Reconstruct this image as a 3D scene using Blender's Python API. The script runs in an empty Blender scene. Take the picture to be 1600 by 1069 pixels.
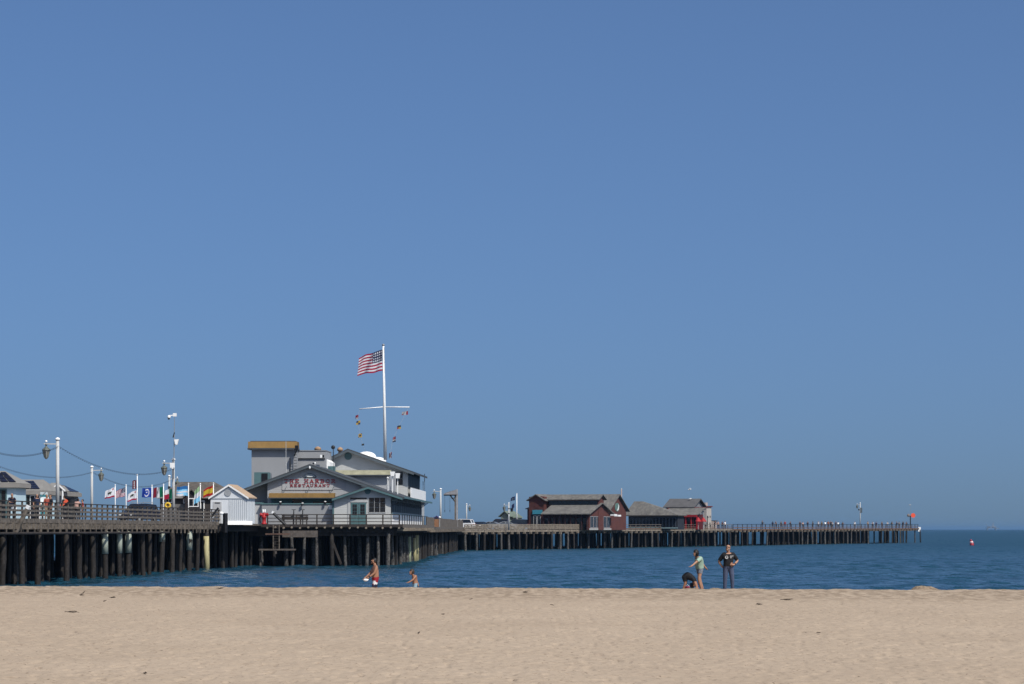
import bpy, bmesh, math, random
import numpy as np
from mathutils import Vector, Matrix
random.seed(7); rng = np.random.default_rng(7)
SC = bpy.context.scene
COL = SC.collection
R = math.radians

# ------------------------------------------------------------------ camera, sky, sun, exposure
FPX = 3780.0            # focal length in pixels of the 1600 px wide photograph
HZ = 827.0              # horizon row
EYE = 3.5               # lens above the water
cd = bpy.data.cameras.new('camera'); cam = bpy.data.objects.new('camera', cd); COL.objects.link(cam)
cam.location = (0, 0, EYE); cam.rotation_euler = (R(90), 0, 0)
cd.lens = 36.0 * FPX / 1600; cd.sensor_width = 36; cd.shift_y = (HZ - 534.5) / 1600
cd.clip_start = 0.5; cd.clip_end = 200000
SC.camera = cam

SUN_EL, SUN_AZ = 51.0, 40.0       # azimuth measured from straight behind the camera towards its right
sdir = Vector((math.sin(R(SUN_AZ)) * math.cos(R(SUN_EL)), -math.cos(R(SUN_AZ)) * math.cos(R(SUN_EL)), math.sin(R(SUN_EL))))
W = bpy.data.worlds.new('World'); SC.world = W; W.use_nodes = True
nt = W.node_tree; bg = nt.nodes['Background']
sky = nt.nodes.new('ShaderNodeTexSky'); sky.sky_type = 'NISHITA'; sky.sun_disc = False
sky.sun_elevation = R(SUN_EL); sky.sun_rotation = math.atan2(sdir.x, sdir.y)
sky.air_density = 0.6; sky.dust_density = 3.0; sky.ozone_density = 10.0
tc = nt.nodes.new('ShaderNodeTexCoord'); mp = nt.nodes.new('ShaderNodeMapping'); mp.inputs['Location'].default_value = (0, 0, 0.05); mp.inputs['Scale'].default_value = (1, 1, 0.88)
nt.links.new(tc.outputs['Generated'], mp.inputs['Vector']); nt.links.new(mp.outputs[0], sky.inputs[0])
tint = nt.nodes.new('ShaderNodeMix'); tint.data_type = 'RGBA'; tint.blend_type = 'MULTIPLY'; tint.inputs[0].default_value = 1
tint.inputs[7].default_value = (1.0, 1.02, 0.965, 1)
nt.links.new(sky.outputs[0], tint.inputs[6]); nt.links.new(tint.outputs[2], bg.inputs[0])
bg.inputs[1].default_value = 0.135
sl = bpy.data.lights.new('sun', 'SUN'); so = bpy.data.objects.new('sun', sl); COL.objects.link(so)
sl.energy = 5.0; sl.angle = R(0.53); sl.color = (1.0, 0.945, 0.865)
so.rotation_euler = (-sdir).to_track_quat('-Z', 'Y').to_euler(); so.location = (60, -40, 90)
VS = SC.view_settings; VS.view_transform = 'Standard'; VS.look = 'None'; VS.exposure = 0; VS.gamma = 1; VS.use_curve_mapping = False
SC.cycles.max_bounces = 6; SC.cycles.transparent_max_bounces = 8

# ------------------------------------------------------------------ materials
MATS = {}
def mat(name, col, rough=0.7, var=0.12, scale=1.5, bump=0.0, bscale=20.0, metal=0.0, spec=0.3, lap=0.0, streak=0.0, col2=None, c2=(0.45, 0.65)):
    """procedural paint / wood / cloth; var = tonal mottling, lap = clapboard spacing (relief), streak = vertical weathering"""
    if name in MATS: return MATS[name]
    if max(col) < 0.6: col = tuple(c * 0.70 for c in col); col2 = col2 and tuple(c * 0.70 for c in col2)
    m = bpy.data.materials.new(name); m.use_nodes = True; n = m.node_tree; L = n.links.new
    b = n.nodes['Principled BSDF']; b.inputs['Roughness'].default_value = rough; b.inputs['Metallic'].default_value = metal
    b.inputs['Specular IOR Level'].default_value = spec
    g = n.nodes.new('ShaderNodeNewGeometry'); pos = g.outputs['Position']
    nz = n.nodes.new('ShaderNodeTexNoise'); nz.inputs['Scale'].default_value = scale; nz.inputs['Detail'].default_value = 5; nz.inputs['Roughness'].default_value = 0.65
    if streak:
        mpn = n.nodes.new('ShaderNodeMapping'); mpn.inputs['Scale'].default_value = (1, 1, streak); L(pos, mpn.inputs[0]); L(mpn.outputs[0], nz.inputs['Vector'])
    else: L(pos, nz.inputs['Vector'])
    mr = n.nodes.new('ShaderNodeMapRange'); mr.inputs[1].default_value = 0.3; mr.inputs[2].default_value = 0.7
    mr.inputs[3].default_value = 1 - var; mr.inputs[4].default_value = 1 + var; L(nz.outputs[0], mr.inputs[0])
    vm = n.nodes.new('ShaderNodeVectorMath'); vm.operation = 'SCALE'; L(mr.outputs[0], vm.inputs['Scale'])
    if col2:
        n2 = n.nodes.new('ShaderNodeTexNoise'); n2.inputs['Scale'].default_value = scale * 2.3; n2.inputs['Detail'].default_value = 6; L(pos, n2.inputs['Vector'])
        r2 = n.nodes.new('ShaderNodeMapRange'); r2.inputs[1].default_value = c2[0]; r2.inputs[2].default_value = c2[1]; L(n2.outputs[0], r2.inputs[0])
        mx = n.nodes.new('ShaderNodeMix'); mx.data_type = 'RGBA'; mx.inputs[6].default_value = (*col, 1); mx.inputs[7].default_value = (*col2, 1)
        L(r2.outputs[0], mx.inputs[0]); L(mx.outputs[2], vm.inputs[0])
    else: vm.inputs[0].default_value = col
    L(vm.outputs[0], b.inputs['Base Color'])
    h = None
    if lap:
        sp = n.nodes.new('ShaderNodeSeparateXYZ'); L(pos, sp.inputs[0])
        dv = n.nodes.new('ShaderNodeMath'); dv.operation = 'DIVIDE'; dv.inputs[1].default_value = lap; L(sp.outputs[2], dv.inputs[0])
        fr = n.nodes.new('ShaderNodeMath'); fr.operation = 'FRACT'; L(dv.outputs[0], fr.inputs[0])
        pw = n.nodes.new('ShaderNodeMath'); pw.operation = 'POWER'; pw.inputs[1].default_value = 6; L(fr.outputs[0], pw.inputs[0])
        bp = n.nodes.new('ShaderNodeBump'); bp.inputs['Strength'].default_value = 0.35; bp.inputs['Distance'].default_value = -0.03; L(pw.outputs[0], bp.inputs['Height'])
        L(bp.outputs[0], b.inputs['Normal'])
    elif bump:
        n3 = n.nodes.new('ShaderNodeTexNoise'); n3.inputs['Scale'].default_value = bscale; n3.inputs['Detail'].default_value = 4; L(pos, n3.inputs['Vector'])
        bp = n.nodes.new('ShaderNodeBump'); bp.inputs['Strength'].default_value = bump; bp.inputs['Distance'].default_value = 0.05; L(n3.outputs[0], bp.inputs['Height'])
        L(bp.outputs[0], b.inputs['Normal'])
    MATS[name] = m; return m
def cloth(c, nm=None): return mat(nm or 'cloth_%02d%02d%02d' % tuple(int(99 * v) for v in c), c, 0.85, 0.1, 6, spec=0.15)

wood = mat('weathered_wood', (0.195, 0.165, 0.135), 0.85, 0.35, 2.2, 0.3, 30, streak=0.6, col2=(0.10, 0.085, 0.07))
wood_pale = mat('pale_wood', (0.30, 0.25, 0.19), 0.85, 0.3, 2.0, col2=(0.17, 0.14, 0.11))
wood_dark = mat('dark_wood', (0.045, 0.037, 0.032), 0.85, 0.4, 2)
wood_red = mat('reddish_wood', (0.20, 0.115, 0.075), 0.85, 0.3, 2, col2=(0.11, 0.08, 0.06))
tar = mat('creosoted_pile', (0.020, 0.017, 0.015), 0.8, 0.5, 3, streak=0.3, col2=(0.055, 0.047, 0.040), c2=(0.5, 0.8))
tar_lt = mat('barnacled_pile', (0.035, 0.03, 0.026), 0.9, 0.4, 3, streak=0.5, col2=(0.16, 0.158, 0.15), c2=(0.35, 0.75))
sleeve = mat('pile_sleeve_pale', (0.40, 0.44, 0.37), 0.7, 0.25, 2.5, streak=0.4)
sleeve_y = mat('pile_sleeve_yellow', (0.50, 0.45, 0.24), 0.7, 0.25, 2.5, streak=0.4)
white = mat('white_paint', (0.74, 0.74, 0.72), 0.5, 0.06, 1.5)
white_dirty = mat('dull_white_paint', (0.55, 0.56, 0.55), 0.6, 0.12, 1.2, streak=0.3)
siding = mat('grey_clapboard', (0.46, 0.47, 0.475), 0.65, 0.06, 0.8, lap=0.22)
siding_l = mat('pale_clapboard', (0.585, 0.595, 0.575), 0.65, 0.06, 0.8, lap=0.22)
greywall = mat('grey_plaster', (0.36, 0.37, 0.38), 0.75, 0.06, 0.5, streak=0.4)
slate = mat('slate_roof', (0.068, 0.078, 0.088), 0.8, 0.2, 1.5)
teal = mat('teal_trim', (0.10, 0.19, 0.20), 0.55, 0.1, 2)
ochre = mat('ochre_roof', (0.255, 0.150, 0.042), 0.75, 0.18, 1.2, streak=0.3)
moss = mat('moss_roof', (0.32, 0.31, 0.21), 0.9, 0.25, 1.2)
glass = mat('dark_glass', (0.016, 0.020, 0.026), 0.06, 0.2, 1, spec=0.5)
glass_s = mat('screened_glass', (0.02, 0.025, 0.03), 0.6, 0.2, 1, spec=0.15)
dark = mat('dark_metal', (0.025, 0.026, 0.028), 0.5, 0.2, 3)
black = mat('black_plastic', (0.008, 0.008, 0.010), 0.5, 0.1, 3)
grey_m = mat('grey_metal', (0.30, 0.31, 0.32), 0.45, 0.1, 3)
shingle = mat('brown_shingle', (0.135, 0.118, 0.10), 0.9, 0.3, 1.4, col2=(0.09, 0.08, 0.07))
shingle_g = mat('grey_shingle', (0.150, 0.143, 0.132), 0.9, 0.28, 0.9, col2=(0.20, 0.19, 0.165))
redwall = mat('barn_red_boards', (0.118, 0.042, 0.034), 0.8, 0.18, 1.0)
redtrim = mat('bright_red_paint', (0.42, 0.018, 0.022), 0.6, 0.15, 2)
brownwall = mat('brown_boards', (0.062, 0.052, 0.048), 0.85, 0.2, 1.0)
paleblue = mat('pale_blue_paint', (0.42, 0.56, 0.62), 0.65, 0.06, 1)
cream = mat('cream_paint', (0.50, 0.46, 0.41), 0.7, 0.08, 1)
solar_m = mat('solar_cell', (0.016, 0.017, 0.034), 0.25, 0.15, 3, spec=0.5)
fascia = mat('light_fascia', (0.33, 0.31, 0.28), 0.7, 0.1, 1)
skin_m = mat('skin', (0.46, 0.25, 0.16), 0.6, 0.08, 8)
skin_t = mat('tanned_skin', (0.40, 0.20, 0.12), 0.6, 0.08, 8)
hair_d = mat('dark_hair', (0.012, 0.010, 0.009), 0.6, 0.2, 20)
hair_b = mat('brown_hair', (0.045, 0.03, 0.02), 0.6, 0.2, 20)

# ------------------------------------------------------------------ mesh helpers
class MB:
    def __init__(s): s.v = []; s.f = []; s.m = []
    def add(s, vs, fs, m=0):
        o = len(s.v); s.v += [tuple(p) for p in vs]; s.f += [tuple(i + o for i in f) for f in fs]; s.m += [m] * len(fs); return s
    def box(s, x0, x1, y0, y1, z0, z1, m=0):
        return s.add([(x0, y0, z0), (x1, y0, z0), (x1, y1, z0), (x0, y1, z0), (x0, y0, z1), (x1, y0, z1), (x1, y1, z1), (x0, y1, z1)],
                     [(0, 3, 2, 1), (4, 5, 6, 7), (0, 1, 5, 4), (1, 2, 6, 5), (2, 3, 7, 6), (3, 0, 4, 7)], m)
    def prism(s, pts, y0, y1, m=0):                       # polygon in xz pushed along y
        n = len(pts); vs = [(x, y0, z) for x, z in pts] + [(x, y1, z) for x, z in pts]
        return s.add(vs, [tuple(range(n)), tuple(range(2 * n - 1, n - 1, -1))] + [(i, i + n, (i + 1) % n + n, (i + 1) % n) for i in range(n)], m)
    def prism_x(s, pts, x0, x1, m=0):                     # polygon in yz pushed along x
        n = len(pts); vs = [(x0, y, z) for y, z in pts] + [(x1, y, z) for y, z in pts]
        return s.add(vs, [tuple(range(n - 1, -1, -1)), tuple(range(n, 2 * n))] + [(i, (i + 1) % n, (i + 1) % n + n, i + n) for i in range(n)], m)
    def beam(s, a, b, w=0.1, h=0.1, m=0):
        a = Vector(a); b = Vector(b); d = (b - a).normalized(); up = Vector((0, 0, 1)) if abs(d.z) < 0.95 else Vector((0, 1, 0))
        x = d.cross(up).normalized() * (w / 2); z = x.cross(d).normalized() * (h / 2)
        return s.add([a - x - z, a + x - z, a + x + z, a - x + z, b - x - z, b + x - z, b + x + z, b - x + z],
                     [(0, 3, 2, 1), (4, 5, 6, 7), (0, 1, 5, 4), (1, 2, 6, 5), (2, 3, 7, 6), (3, 0, 4, 7)], m)
    def tube(s, pts, rs, n=8, m=0, sq=1.0, cap=True):
        pts = [Vector(p) for p in pts]; k = len(pts)
        if not hasattr(rs, '__len__'): rs = [rs] * k
        rings = []; ref = None
        for i in range(k):
            d = (pts[min(i + 1, k - 1)] - pts[max(i - 1, 0)]).normalized()
            if ref is None: ref = Vector((0, 0, 1)) if abs(d.z) < 0.9 else Vector((1, 0, 0))
            x = d.cross(ref).normalized(); y = x.cross(d).normalized(); ref = y
            rings.append([pts[i] + (x * math.cos(2 * math.pi * j / n) + y * sq * math.sin(2 * math.pi * j / n)) * rs[i] for j in range(n)])
        vs = [p for r in rings for p in r]
        fs = [(i * n + j, i * n + (j + 1) % n, (i + 1) * n + (j + 1) % n, (i + 1) * n + j) for i in range(k - 1) for j in range(n)]
        if cap: fs += [tuple(range(n - 1, -1, -1)), tuple(range((k - 1) * n, k * n))]
        return s.add(vs, fs, m)
    def lathe(s, prof, c=(0, 0, 0), n=12, m=0):           # prof: (radius, z)
        return s.tube([(c[0], c[1], c[2] + z) for r, z in prof], [max(r, 1e-4) for r, z in prof], n, m) if False else s._lathe(prof, c, n, m)
    def _lathe(s, prof, c, n, m):
        vs = [(c[0] + r * math.cos(2 * math.pi * j / n), c[1] + r * math.sin(2 * math.pi * j / n), c[2] + z) for r, z in prof for j in range(n)]
        k = len(prof)
        fs = [(i * n + j, i * n + (j + 1) % n, (i + 1) * n + (j + 1) % n, (i + 1) * n + j) for i in range(k - 1) for j in range(n)]
        return s.add(vs, fs + [tuple(range(n - 1, -1, -1)), tuple(range((k - 1) * n, k * n))], m)
    def ball(s, c, r, n=10, m=0):
        if not hasattr(r, '__len__'): r = (r, r, r)
        k = max(4, n // 2 + 1); vs = []; fs = []
        for i in range(k + 1):
            t = math.pi * i / k
            for j in range(n):
                p = 2 * math.pi * j / n
                vs.append((c[0] + r[0] * math.sin(t) * math.cos(p) * (1 if 0 < i < k else 0.001), c[1] + r[1] * math.sin(t) * math.sin(p), c[2] - r[2] * math.cos(t)))
        for i in range(k):
            for j in range(n): fs.append((i * n + j, i * n + (j + 1) % n, (i + 1) * n + (j + 1) % n, (i + 1) * n + j))
        return s.add(vs, fs, m)
    def mesh(s, name, mats, smooth=False, dz=0.0):
        me = bpy.data.meshes.new(name); v = s.v if not dz else [(x, y, z - dz) for x, y, z in s.v]
        me.from_pydata(v, [], s.f)
        for m in (mats if isinstance(mats, (list, tuple)) else [mats]): me.materials.append(m)
        me.polygons.foreach_set('material_index', s.m)
        if smooth: me.polygons.foreach_set('use_smooth', [True] * len(s.f))
        me.update(); return me
    def build(s, name, mats, parent=None, smooth=False, loc=None, rz=0.0):
        dz = parent.get('_z0', 0.0) if parent is not None and loc is None else 0.0
        o = bpy.data.objects.new(name, s.mesh(name, mats, smooth, dz)); COL.objects.link(o)
        if parent is not None: o.parent = parent
        if loc is not None: o.location = loc
        if rz: o.rotation_euler = (0, 0, rz)
        if parent is not None and loc is None: o['_z0'] = 0.0 if parent.get('_z0') is None else parent['_z0']
        return o
def put(name, me, parent=None, loc=(0, 0, 0), rz=0.0):        # another object on shared mesh data
    o = bpy.data.objects.new(name, me); COL.objects.link(o); o.location = loc; o.rotation_euler = (0, 0, rz)
    if parent is not None: o.parent = parent
    return o
def tag(o, label=None, cat=None, group=None, kind=None):
    if label: o['label'] = label
    if cat: o['category'] = cat
    if group: o['group'] = group
    if kind: o['kind'] = kind
    return o
class Frame:
    """local frame: y runs away from the camera turned by deg to the right, x to the right of it, z is world height"""
    def __init__(s, ox, oy, deg=0.0, z0=0.0): s.ox, s.oy, s.deg, s.z0 = ox, oy, deg, z0; s.c, s.s = math.cos(R(deg)), math.sin(R(deg))
    def w(s, x, y): return (s.ox + x * s.c + y * s.s, s.oy - x * s.s + y * s.c)
    def p(s, px, py, yl):
        k = (px - 800) / FPX
        x = (k * (s.oy + yl * s.c) - s.ox - yl * s.s) / (s.c + k * s.s)
        return (x, EYE + (HZ - py) / FPX * (s.oy - x * s.s + yl * s.c))
    def x(s, px, yl): return s.p(px, 800, yl)[0]
    def z(s, px, py, yl): return s.p(px, py, yl)[1]
def at(px, Y, py=None):
    X = (px - 800) / FPX * Y
    return (X, Y) if py is None else (X, Y, EYE + (HZ - py) / FPX * Y)
def thing(name, label, cat, fr, group=None):
    o = bpy.data.objects.new(name, None); COL.objects.link(o); o.empty_display_size = 0.3
    o.location = (fr.ox, fr.oy, fr.z0); o.rotation_euler = (0, 0, -R(fr.deg)); o['_z0'] = fr.z0
    return tag(o, label, cat, group)
def copy_tree(o, parent=None):
    c = o.copy(); COL.objects.link(c)
    if parent is not None: c.parent = parent
    for ch in list(o.children): copy_tree(ch, c)
    return c

# ------------------------------------------------------------------ noise
def hash2(i, j, s): 
    h = (i.astype(np.int64) * 374761393 + j.astype(np.int64) * 668265263 + s * 1442695041) & 0x7fffffff
    h = ((h ^ (h >> 13)) * 1274126177) & 0x7fffffff
    return ((h ^ (h >> 16)) & 0xffff) / 65535.0
def vnoise(x, y, s=0):
    i = np.floor(x); j = np.floor(y); u = x - i; v = y - j; u = u * u * (3 - 2 * u); v = v * v * (3 - 2 * v)
    return (hash2(i, j, s) * (1 - u) + hash2(i + 1, j, s) * u) * (1 - v) + (hash2(i, j + 1, s) * (1 - u) + hash2(i + 1, j + 1, s) * u) * v
def fbm(x, y, o=4, s=0): return sum(vnoise(x * 2 ** k, y * 2 ** k, s + k) * 0.5 ** k for k in range(o)) / sum(0.5 ** k for k in range(o))
def grid_mesh(name, X, Y, Z, m, smooth=True):
    r, c = X.shape; me = bpy.data.meshes.new(name); n = r * c
    me.vertices.add(n); me.vertices.foreach_set('co', np.stack([X, Y, Z], -1).astype(np.float32).ravel())
    idx = np.arange(n).reshape(r, c); q = np.stack([idx[:-1, :-1], idx[:-1, 1:], idx[1:, 1:], idx[1:, :-1]], -1).reshape(-1, 4); k = len(q)
    me.loops.add(k * 4); me.loops.foreach_set('vertex_index', q.ravel().astype(np.int32))
    me.polygons.add(k); me.polygons.foreach_set('loop_start', np.arange(0, 4 * k, 4, dtype=np.int32)); me.polygons.foreach_set('use_smooth', np.full(k, smooth))
    me.update(calc_edges=True); me.validate(); me.materials.append(m)
    o = bpy.data.objects.new(name, me); COL.objects.link(o); return o
def smooth01(a, b, t): t = np.clip((t - a) / (b - a), 0, 1); return t * t * (3 - 2 * t)

# ------------------------------------------------------------------ beach
YC = 90.0
def beach_base(x, y):
    t = x / np.maximum(y, 1.0)
    zc = 1.312 - 0.30 * t * 1.0                                  # berm crest, a little higher to the left
    front = zc - 0.10 + 0.10 * smooth01(60, 88, y) - 0.0012 * np.maximum(0, 40 - y)
    back = zc - (y - YC) * 0.082 - 0.10 * smooth01(0, 6, y - YC)
    return np.where(y < YC, front, np.maximum(back, -4.0))
def beach_z(x, y):
    x = np.asarray(x, float); y = np.asarray(y, float)
    b = beach_base(x, y)
    amp = np.where(y < 120, 1.0, 0.0)
    h = 0.045 * (fbm(x * 0.35, y * 0.22, 3, 3) - 0.5) + 0.020 * (fbm(x * 1.7, y * 1.1, 3, 11) - 0.5)
    d1 = vnoise(x * 2.6, y * 1.7, 21) * 0.6 + vnoise(x * 5.1, y * 3.3, 22) * 0.4
    h = h - 0.018 * smooth01(0.60, 0.82, d1)
    d2 = vnoise(x * 8.0, y * 4.0, 31)
    h = h + 0.018 * (d2 - 0.5) - 0.022 * smooth01(0.66, 0.86, vnoise(x * 5.5, y * 3.0, 33))
    d3 = vnoise(x * 0.9, y * 0.5, 41)
    edge = smooth01(78, 88, y) * (1 - smooth01(92, 96, y))
    h = h + edge * (0.06 * (fbm(x * 0.8, y * 0.8, 3, 51) - 0.5) + 0.03 * (vnoise(x * 3, y * 2, 52) - 0.5))
    return b + h * amp
def sand_at(px, py):
    Y = 60.0
    for _ in range(30):
        X = (px - 800) / FPX * Y; z = float(beach_z(X, Y)); Y = 0.5 * Y + 0.5 * min(100, FPX * (EYE - z) / (py - HZ))
    X = (px - 800) / FPX * Y
    return X, Y, float(beach_z(X, Y))
sand = bpy.data.materials.new('dry_sand'); sand.use_nodes = True
def _sand():
    n = sand.node_tree; L = n.links.new; b = n.nodes['Principled BSDF']; b.inputs['Roughness'].default_value = 0.95; b.inputs['Specular IOR Level'].default_value = 0.1
    g = n.nodes.new('ShaderNodeNewGeometry')
    def noise(sc, det=4, stretch=None):
        z = n.nodes.new('ShaderNodeTexNoise'); z.inputs['Scale'].default_value = sc; z.inputs['Detail'].default_value = det
        if stretch:
            q = n.nodes.new('ShaderNodeMapping'); q.inputs['Scale'].default_value = stretch; L(g.outputs['Position'], q.inputs[0]); L(q.outputs[0], z.inputs['Vector'])
        else: L(g.outputs['Position'], z.inputs['Vector'])
        return z.outputs[0]
    def ramp(v, a, b_): r = n.nodes.new('ShaderNodeMapRange'); r.inputs[1].default_value = a; r.inputs[2].default_value = b_; L(v, r.inputs[0]); return r.outputs[0]
    def mix(f, a, c):
        m = n.nodes.new('ShaderNodeMix'); m.data_type = 'RGBA'; L(f, m.inputs[0])
        for s, v in ((6, a), (7, c)):
            if isinstance(v, tuple): m.inputs[s].default_value = (*v, 1)
            else: L(v, m.inputs[s])
        return m.outputs[2]
    c = mix(ramp(noise(0.25), 0.35, 0.65), (0.318, 0.250, 0.182), (0.346, 0.274, 0.201))
    c = mix(ramp(noise(7.0, 6), 0.57, 0.72), c, (0.265, 0.203, 0.145))       # coarse grain and bits
    c = mix(ramp(noise(13.0, 2), 0.66, 0.70), c, (0.11, 0.08, 0.055))     # dark specks
    # damp, pebbly strip along the berm crest (world y 74..88)
    sp = n.nodes.new('ShaderNodeSeparateXYZ'); L(g.outputs['Position'], sp.inputs[0])
    wb = n.nodes.new('ShaderNodeMath'); wb.operation = 'ADD'; L(sp.outputs[1], wb.inputs[0])
    ws = n.nodes.new('ShaderNodeMath'); ws.operation = 'MULTIPLY'; ws.inputs[1].default_value = 9.0; L(noise(0.15, 3), ws.inputs[0]); L(ws.outputs[0], wb.inputs[1])
    band = n.nodes.new('ShaderNodeMapRange'); band.inputs[1].default_value = 78; band.inputs[2].default_value = 86; band.interpolation_type = 'SMOOTHSTEP'; L(wb.outputs[0], band.inputs[0])
    spk = n.nodes.new('ShaderNodeMath'); spk.operation = 'MULTIPLY'; L(band.outputs[0], spk.inputs[0]); L(ramp(noise(3.0, 6, (1, 0.35, 1)), 0.42, 0.58), spk.inputs[1])
    c = mix(spk.outputs[0], c, (0.225, 0.173, 0.122))
    L(c, b.inputs['Base Color'])
    acc = g.outputs['Normal']                                     # trampled grain: slopes straight from noise, sharp at any distance
    for sc, amt in ((2.6, 0.22), (9.0, 0.48), (26.0, 0.42)):
        z = n.nodes.new('ShaderNodeTexNoise'); z.inputs['Scale'].default_value = sc; z.inputs['Detail'].default_value = 3; L(g.outputs['Position'], z.inputs['Vector'])
        s1 = n.nodes.new('ShaderNodeVectorMath'); s1.operation = 'SUBTRACT'; s1.inputs[1].default_value = (.5, .5, .5); L(z.outputs['Color'], s1.inputs[0])
        s2 = n.nodes.new('ShaderNodeVectorMath'); s2.operation = 'MULTIPLY'; s2.inputs[1].default_value = (amt, amt, 0); L(s1.outputs[0], s2.inputs[0])
        s3 = n.nodes.new('ShaderNodeVectorMath'); s3.operation = 'ADD'; L(acc, s3.inputs[0]); L(s2.outputs[0], s3.inputs[1]); acc = s3.outputs[0]
    nm = n.nodes.new('ShaderNodeVectorMath'); nm.operation = 'NORMALIZE'; L(acc, nm.inputs[0]); L(nm.outputs[0], b.inputs['Normal'])
_sand()
tcols = np.concatenate([[-6, -1.5, -0.6, -0.3], np.linspace(-0.235, 0.235, 760), [0.3, 0.6, 1.5, 6]])
yrows = np.concatenate([[-300, -60, 0.5, 6, 14, 22], 30 * 1.0024 ** np.arange(0, 470), [94, 97, 101, 106, 115, 130, 160, 240]])
TT, YY = np.meshgrid(tcols, yrows); XX = TT * np.maximum(YY, 30)
tag(grid_mesh('beach', XX, YY, beach_z(XX, YY), sand), kind='structure')

# ------------------------------------------------------------------ sea
sea_m = bpy.data.materials.new('sea_water'); sea_m.use_nodes = True
def _sea():
    n = sea_m.node_tree; L = n.links.new; b = n.nodes['Principled BSDF']
    b.inputs['Base Color'].default_value = (0.006, 0.030, 0.052, 1); b.inputs['Roughness'].default_value = 0.40; b.inputs['IOR'].default_value = 1.333
    g = n.nodes.new('ShaderNodeNewGeometry')
    # small wind ripples: slopes taken straight from noise so that they keep their strength at grazing distance
    acc = g.outputs['Normal']
    for sc, amt, st in ((0.30, 0.35, (0.6, 1.0, 1)), (1.3, 0.95, (0.8, 0.8, 1)), (4.0, 0.80, (1.0, 1.0, 1))):
        q = n.nodes.new('ShaderNodeMapping'); q.inputs['Scale'].default_value = st; L(g.outputs['Position'], q.inputs[0])
        z = n.nodes.new('ShaderNodeTexNoise'); z.inputs['Scale'].default_value = sc; z.inputs['Detail'].default_value = 2; L(q.outputs[0], z.inputs['Vector'])
        s1 = n.nodes.new('ShaderNodeVectorMath'); s1.operation = 'SUBTRACT'; s1.inputs[1].default_value = (.5, .5, .5); L(z.outputs['Color'], s1.inputs[0])
        s2 = n.nodes.new('ShaderNodeVectorMath'); s2.operation = 'MULTIPLY'; s2.inputs[1].default_value = (amt, amt, 0); L(s1.outputs[0], s2.inputs[0])
        s3 = n.nodes.new('ShaderNodeVectorMath'); s3.operation = 'ADD'; L(acc, s3.inputs[0]); L(s2.outputs[0], s3.inputs[1]); acc = s3.outputs[0]
    nm = n.nodes.new('ShaderNodeVectorMath'); nm.operation = 'NORMALIZE'; L(acc, nm.inputs[0]); L(nm.outputs[0], b.inputs['Normal'])
    sx = n.nodes.new('ShaderNodeSeparateXYZ'); L(g.outputs['Position'], sx.inputs[0]); rg = n.nodes.new('ShaderNodeMapRange')   # calmer in the lee of the shore, choppier offshore
    rg.inputs[1].default_value = 100; rg.inputs[2].default_value = 520; rg.inputs[3].default_value = 0.15; rg.inputs[4].default_value = 0.40; L(sx.outputs[1], rg.inputs[0]); L(rg.outputs[0], b.inputs['Roughness'])
    # drifting patches of calmer and rougher, greener and bluer water
    w = n.nodes.new('ShaderNodeTexNoise'); w.inputs['Scale'].default_value = 0.035; w.inputs['Detail'].default_value = 3
    q2 = n.nodes.new('ShaderNodeMapping'); q2.inputs['Scale'].default_value = (0.5, 0.8, 1); L(g.outputs['Position'], q2.inputs[0]); L(q2.outputs[0], w.inputs['Vector'])
    m = n.nodes.new('ShaderNodeMix'); m.data_type = 'RGBA'; m.inputs[6].default_value = (0.006, 0.034, 0.066, 1); m.inputs[7].default_value = (0.010, 0.046, 0.064, 1); L(w.outputs[0], m.inputs[0])
    L(m.outputs[2], b.inputs['Base Color'])
_sea()
tc2 = np.concatenate([[-1.5, -0.6, -0.3], np.linspace(-0.235, 0.235, 460), [0.3, 0.6, 1.5]])
ys = [96.0]
while ys[-1] < 1500: ys.append(ys[-1] * 1.0028)
while ys[-1] < 33000: ys.append(ys[-1] * 1.06)
TT, YY = np.meshgrid(tc2, np.array(ys)); XX = TT * YY
ZZ = np.zeros_like(XX); dyr = np.gradient(YY, axis=0)
for k in range(46):
    lam = 0.7 * (9.0 / 0.7) ** (k / 45); th = R(rng.normal(-62, 34)); kx, ky = math.cos(th) * 2 * math.pi / lam, math.sin(th) * 2 * math.pi / lam
    a = 0.0105 * lam ** (0.62 if lam < 3 else 0.40) * rng.uniform(0.6, 1.3)
    fade = np.clip((lam / np.maximum(dyr, 0.47 / 460 * YY) - 2.0) / 2.5, 0, 1)
    ZZ += a * fade * np.sin(kx * XX + ky * YY + rng.uniform(0, 6.28))
gust = 0.55 + 0.9 * fbm(XX * 0.03, YY * 0.018, 3, 77)
ZZ *= gust
tag(grid_mesh('sea', XX, YY, ZZ, sea_m), kind='structure')

# ------------------------------------------------------------------ the wharf
S1 = Frame(-30.6, 145.0, 3.9)          # landward stretch, x = 0 is its right-hand edge
RF = Frame(-11.4, 229.0, 1.3)          # restaurant front right corner
S3 = Frame(-9.9, 276.0, 0.95)
S4 = Frame(-8.0, 390.0, 25.6)          # seaward stretch
L4 = 262.0
wharf = thing('wharf', 'long weathered timber wharf on dark piles running from the beach out over the water', 'pier', Frame(0, 0, 0, 0.0))
def wz4(s): return 3.28 + 0.48 * s / L4         # deck level of the seaward stretch
def part(mb, name, mats, fr, parent=wharf, **k):
    o = mb.build(name, mats, None, **k); o.parent = parent; o.location = (fr.ox, fr.oy, 0); o.rotation_euler = (0, 0, -R(fr.deg)); return o
def spot(name, me, fr, x, y, z=0.0, parent=wharf, rz=0.0):
    a, b = fr.w(x, y); return put(name, me, parent, (a, b, z), -R(fr.deg) + rz)

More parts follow.
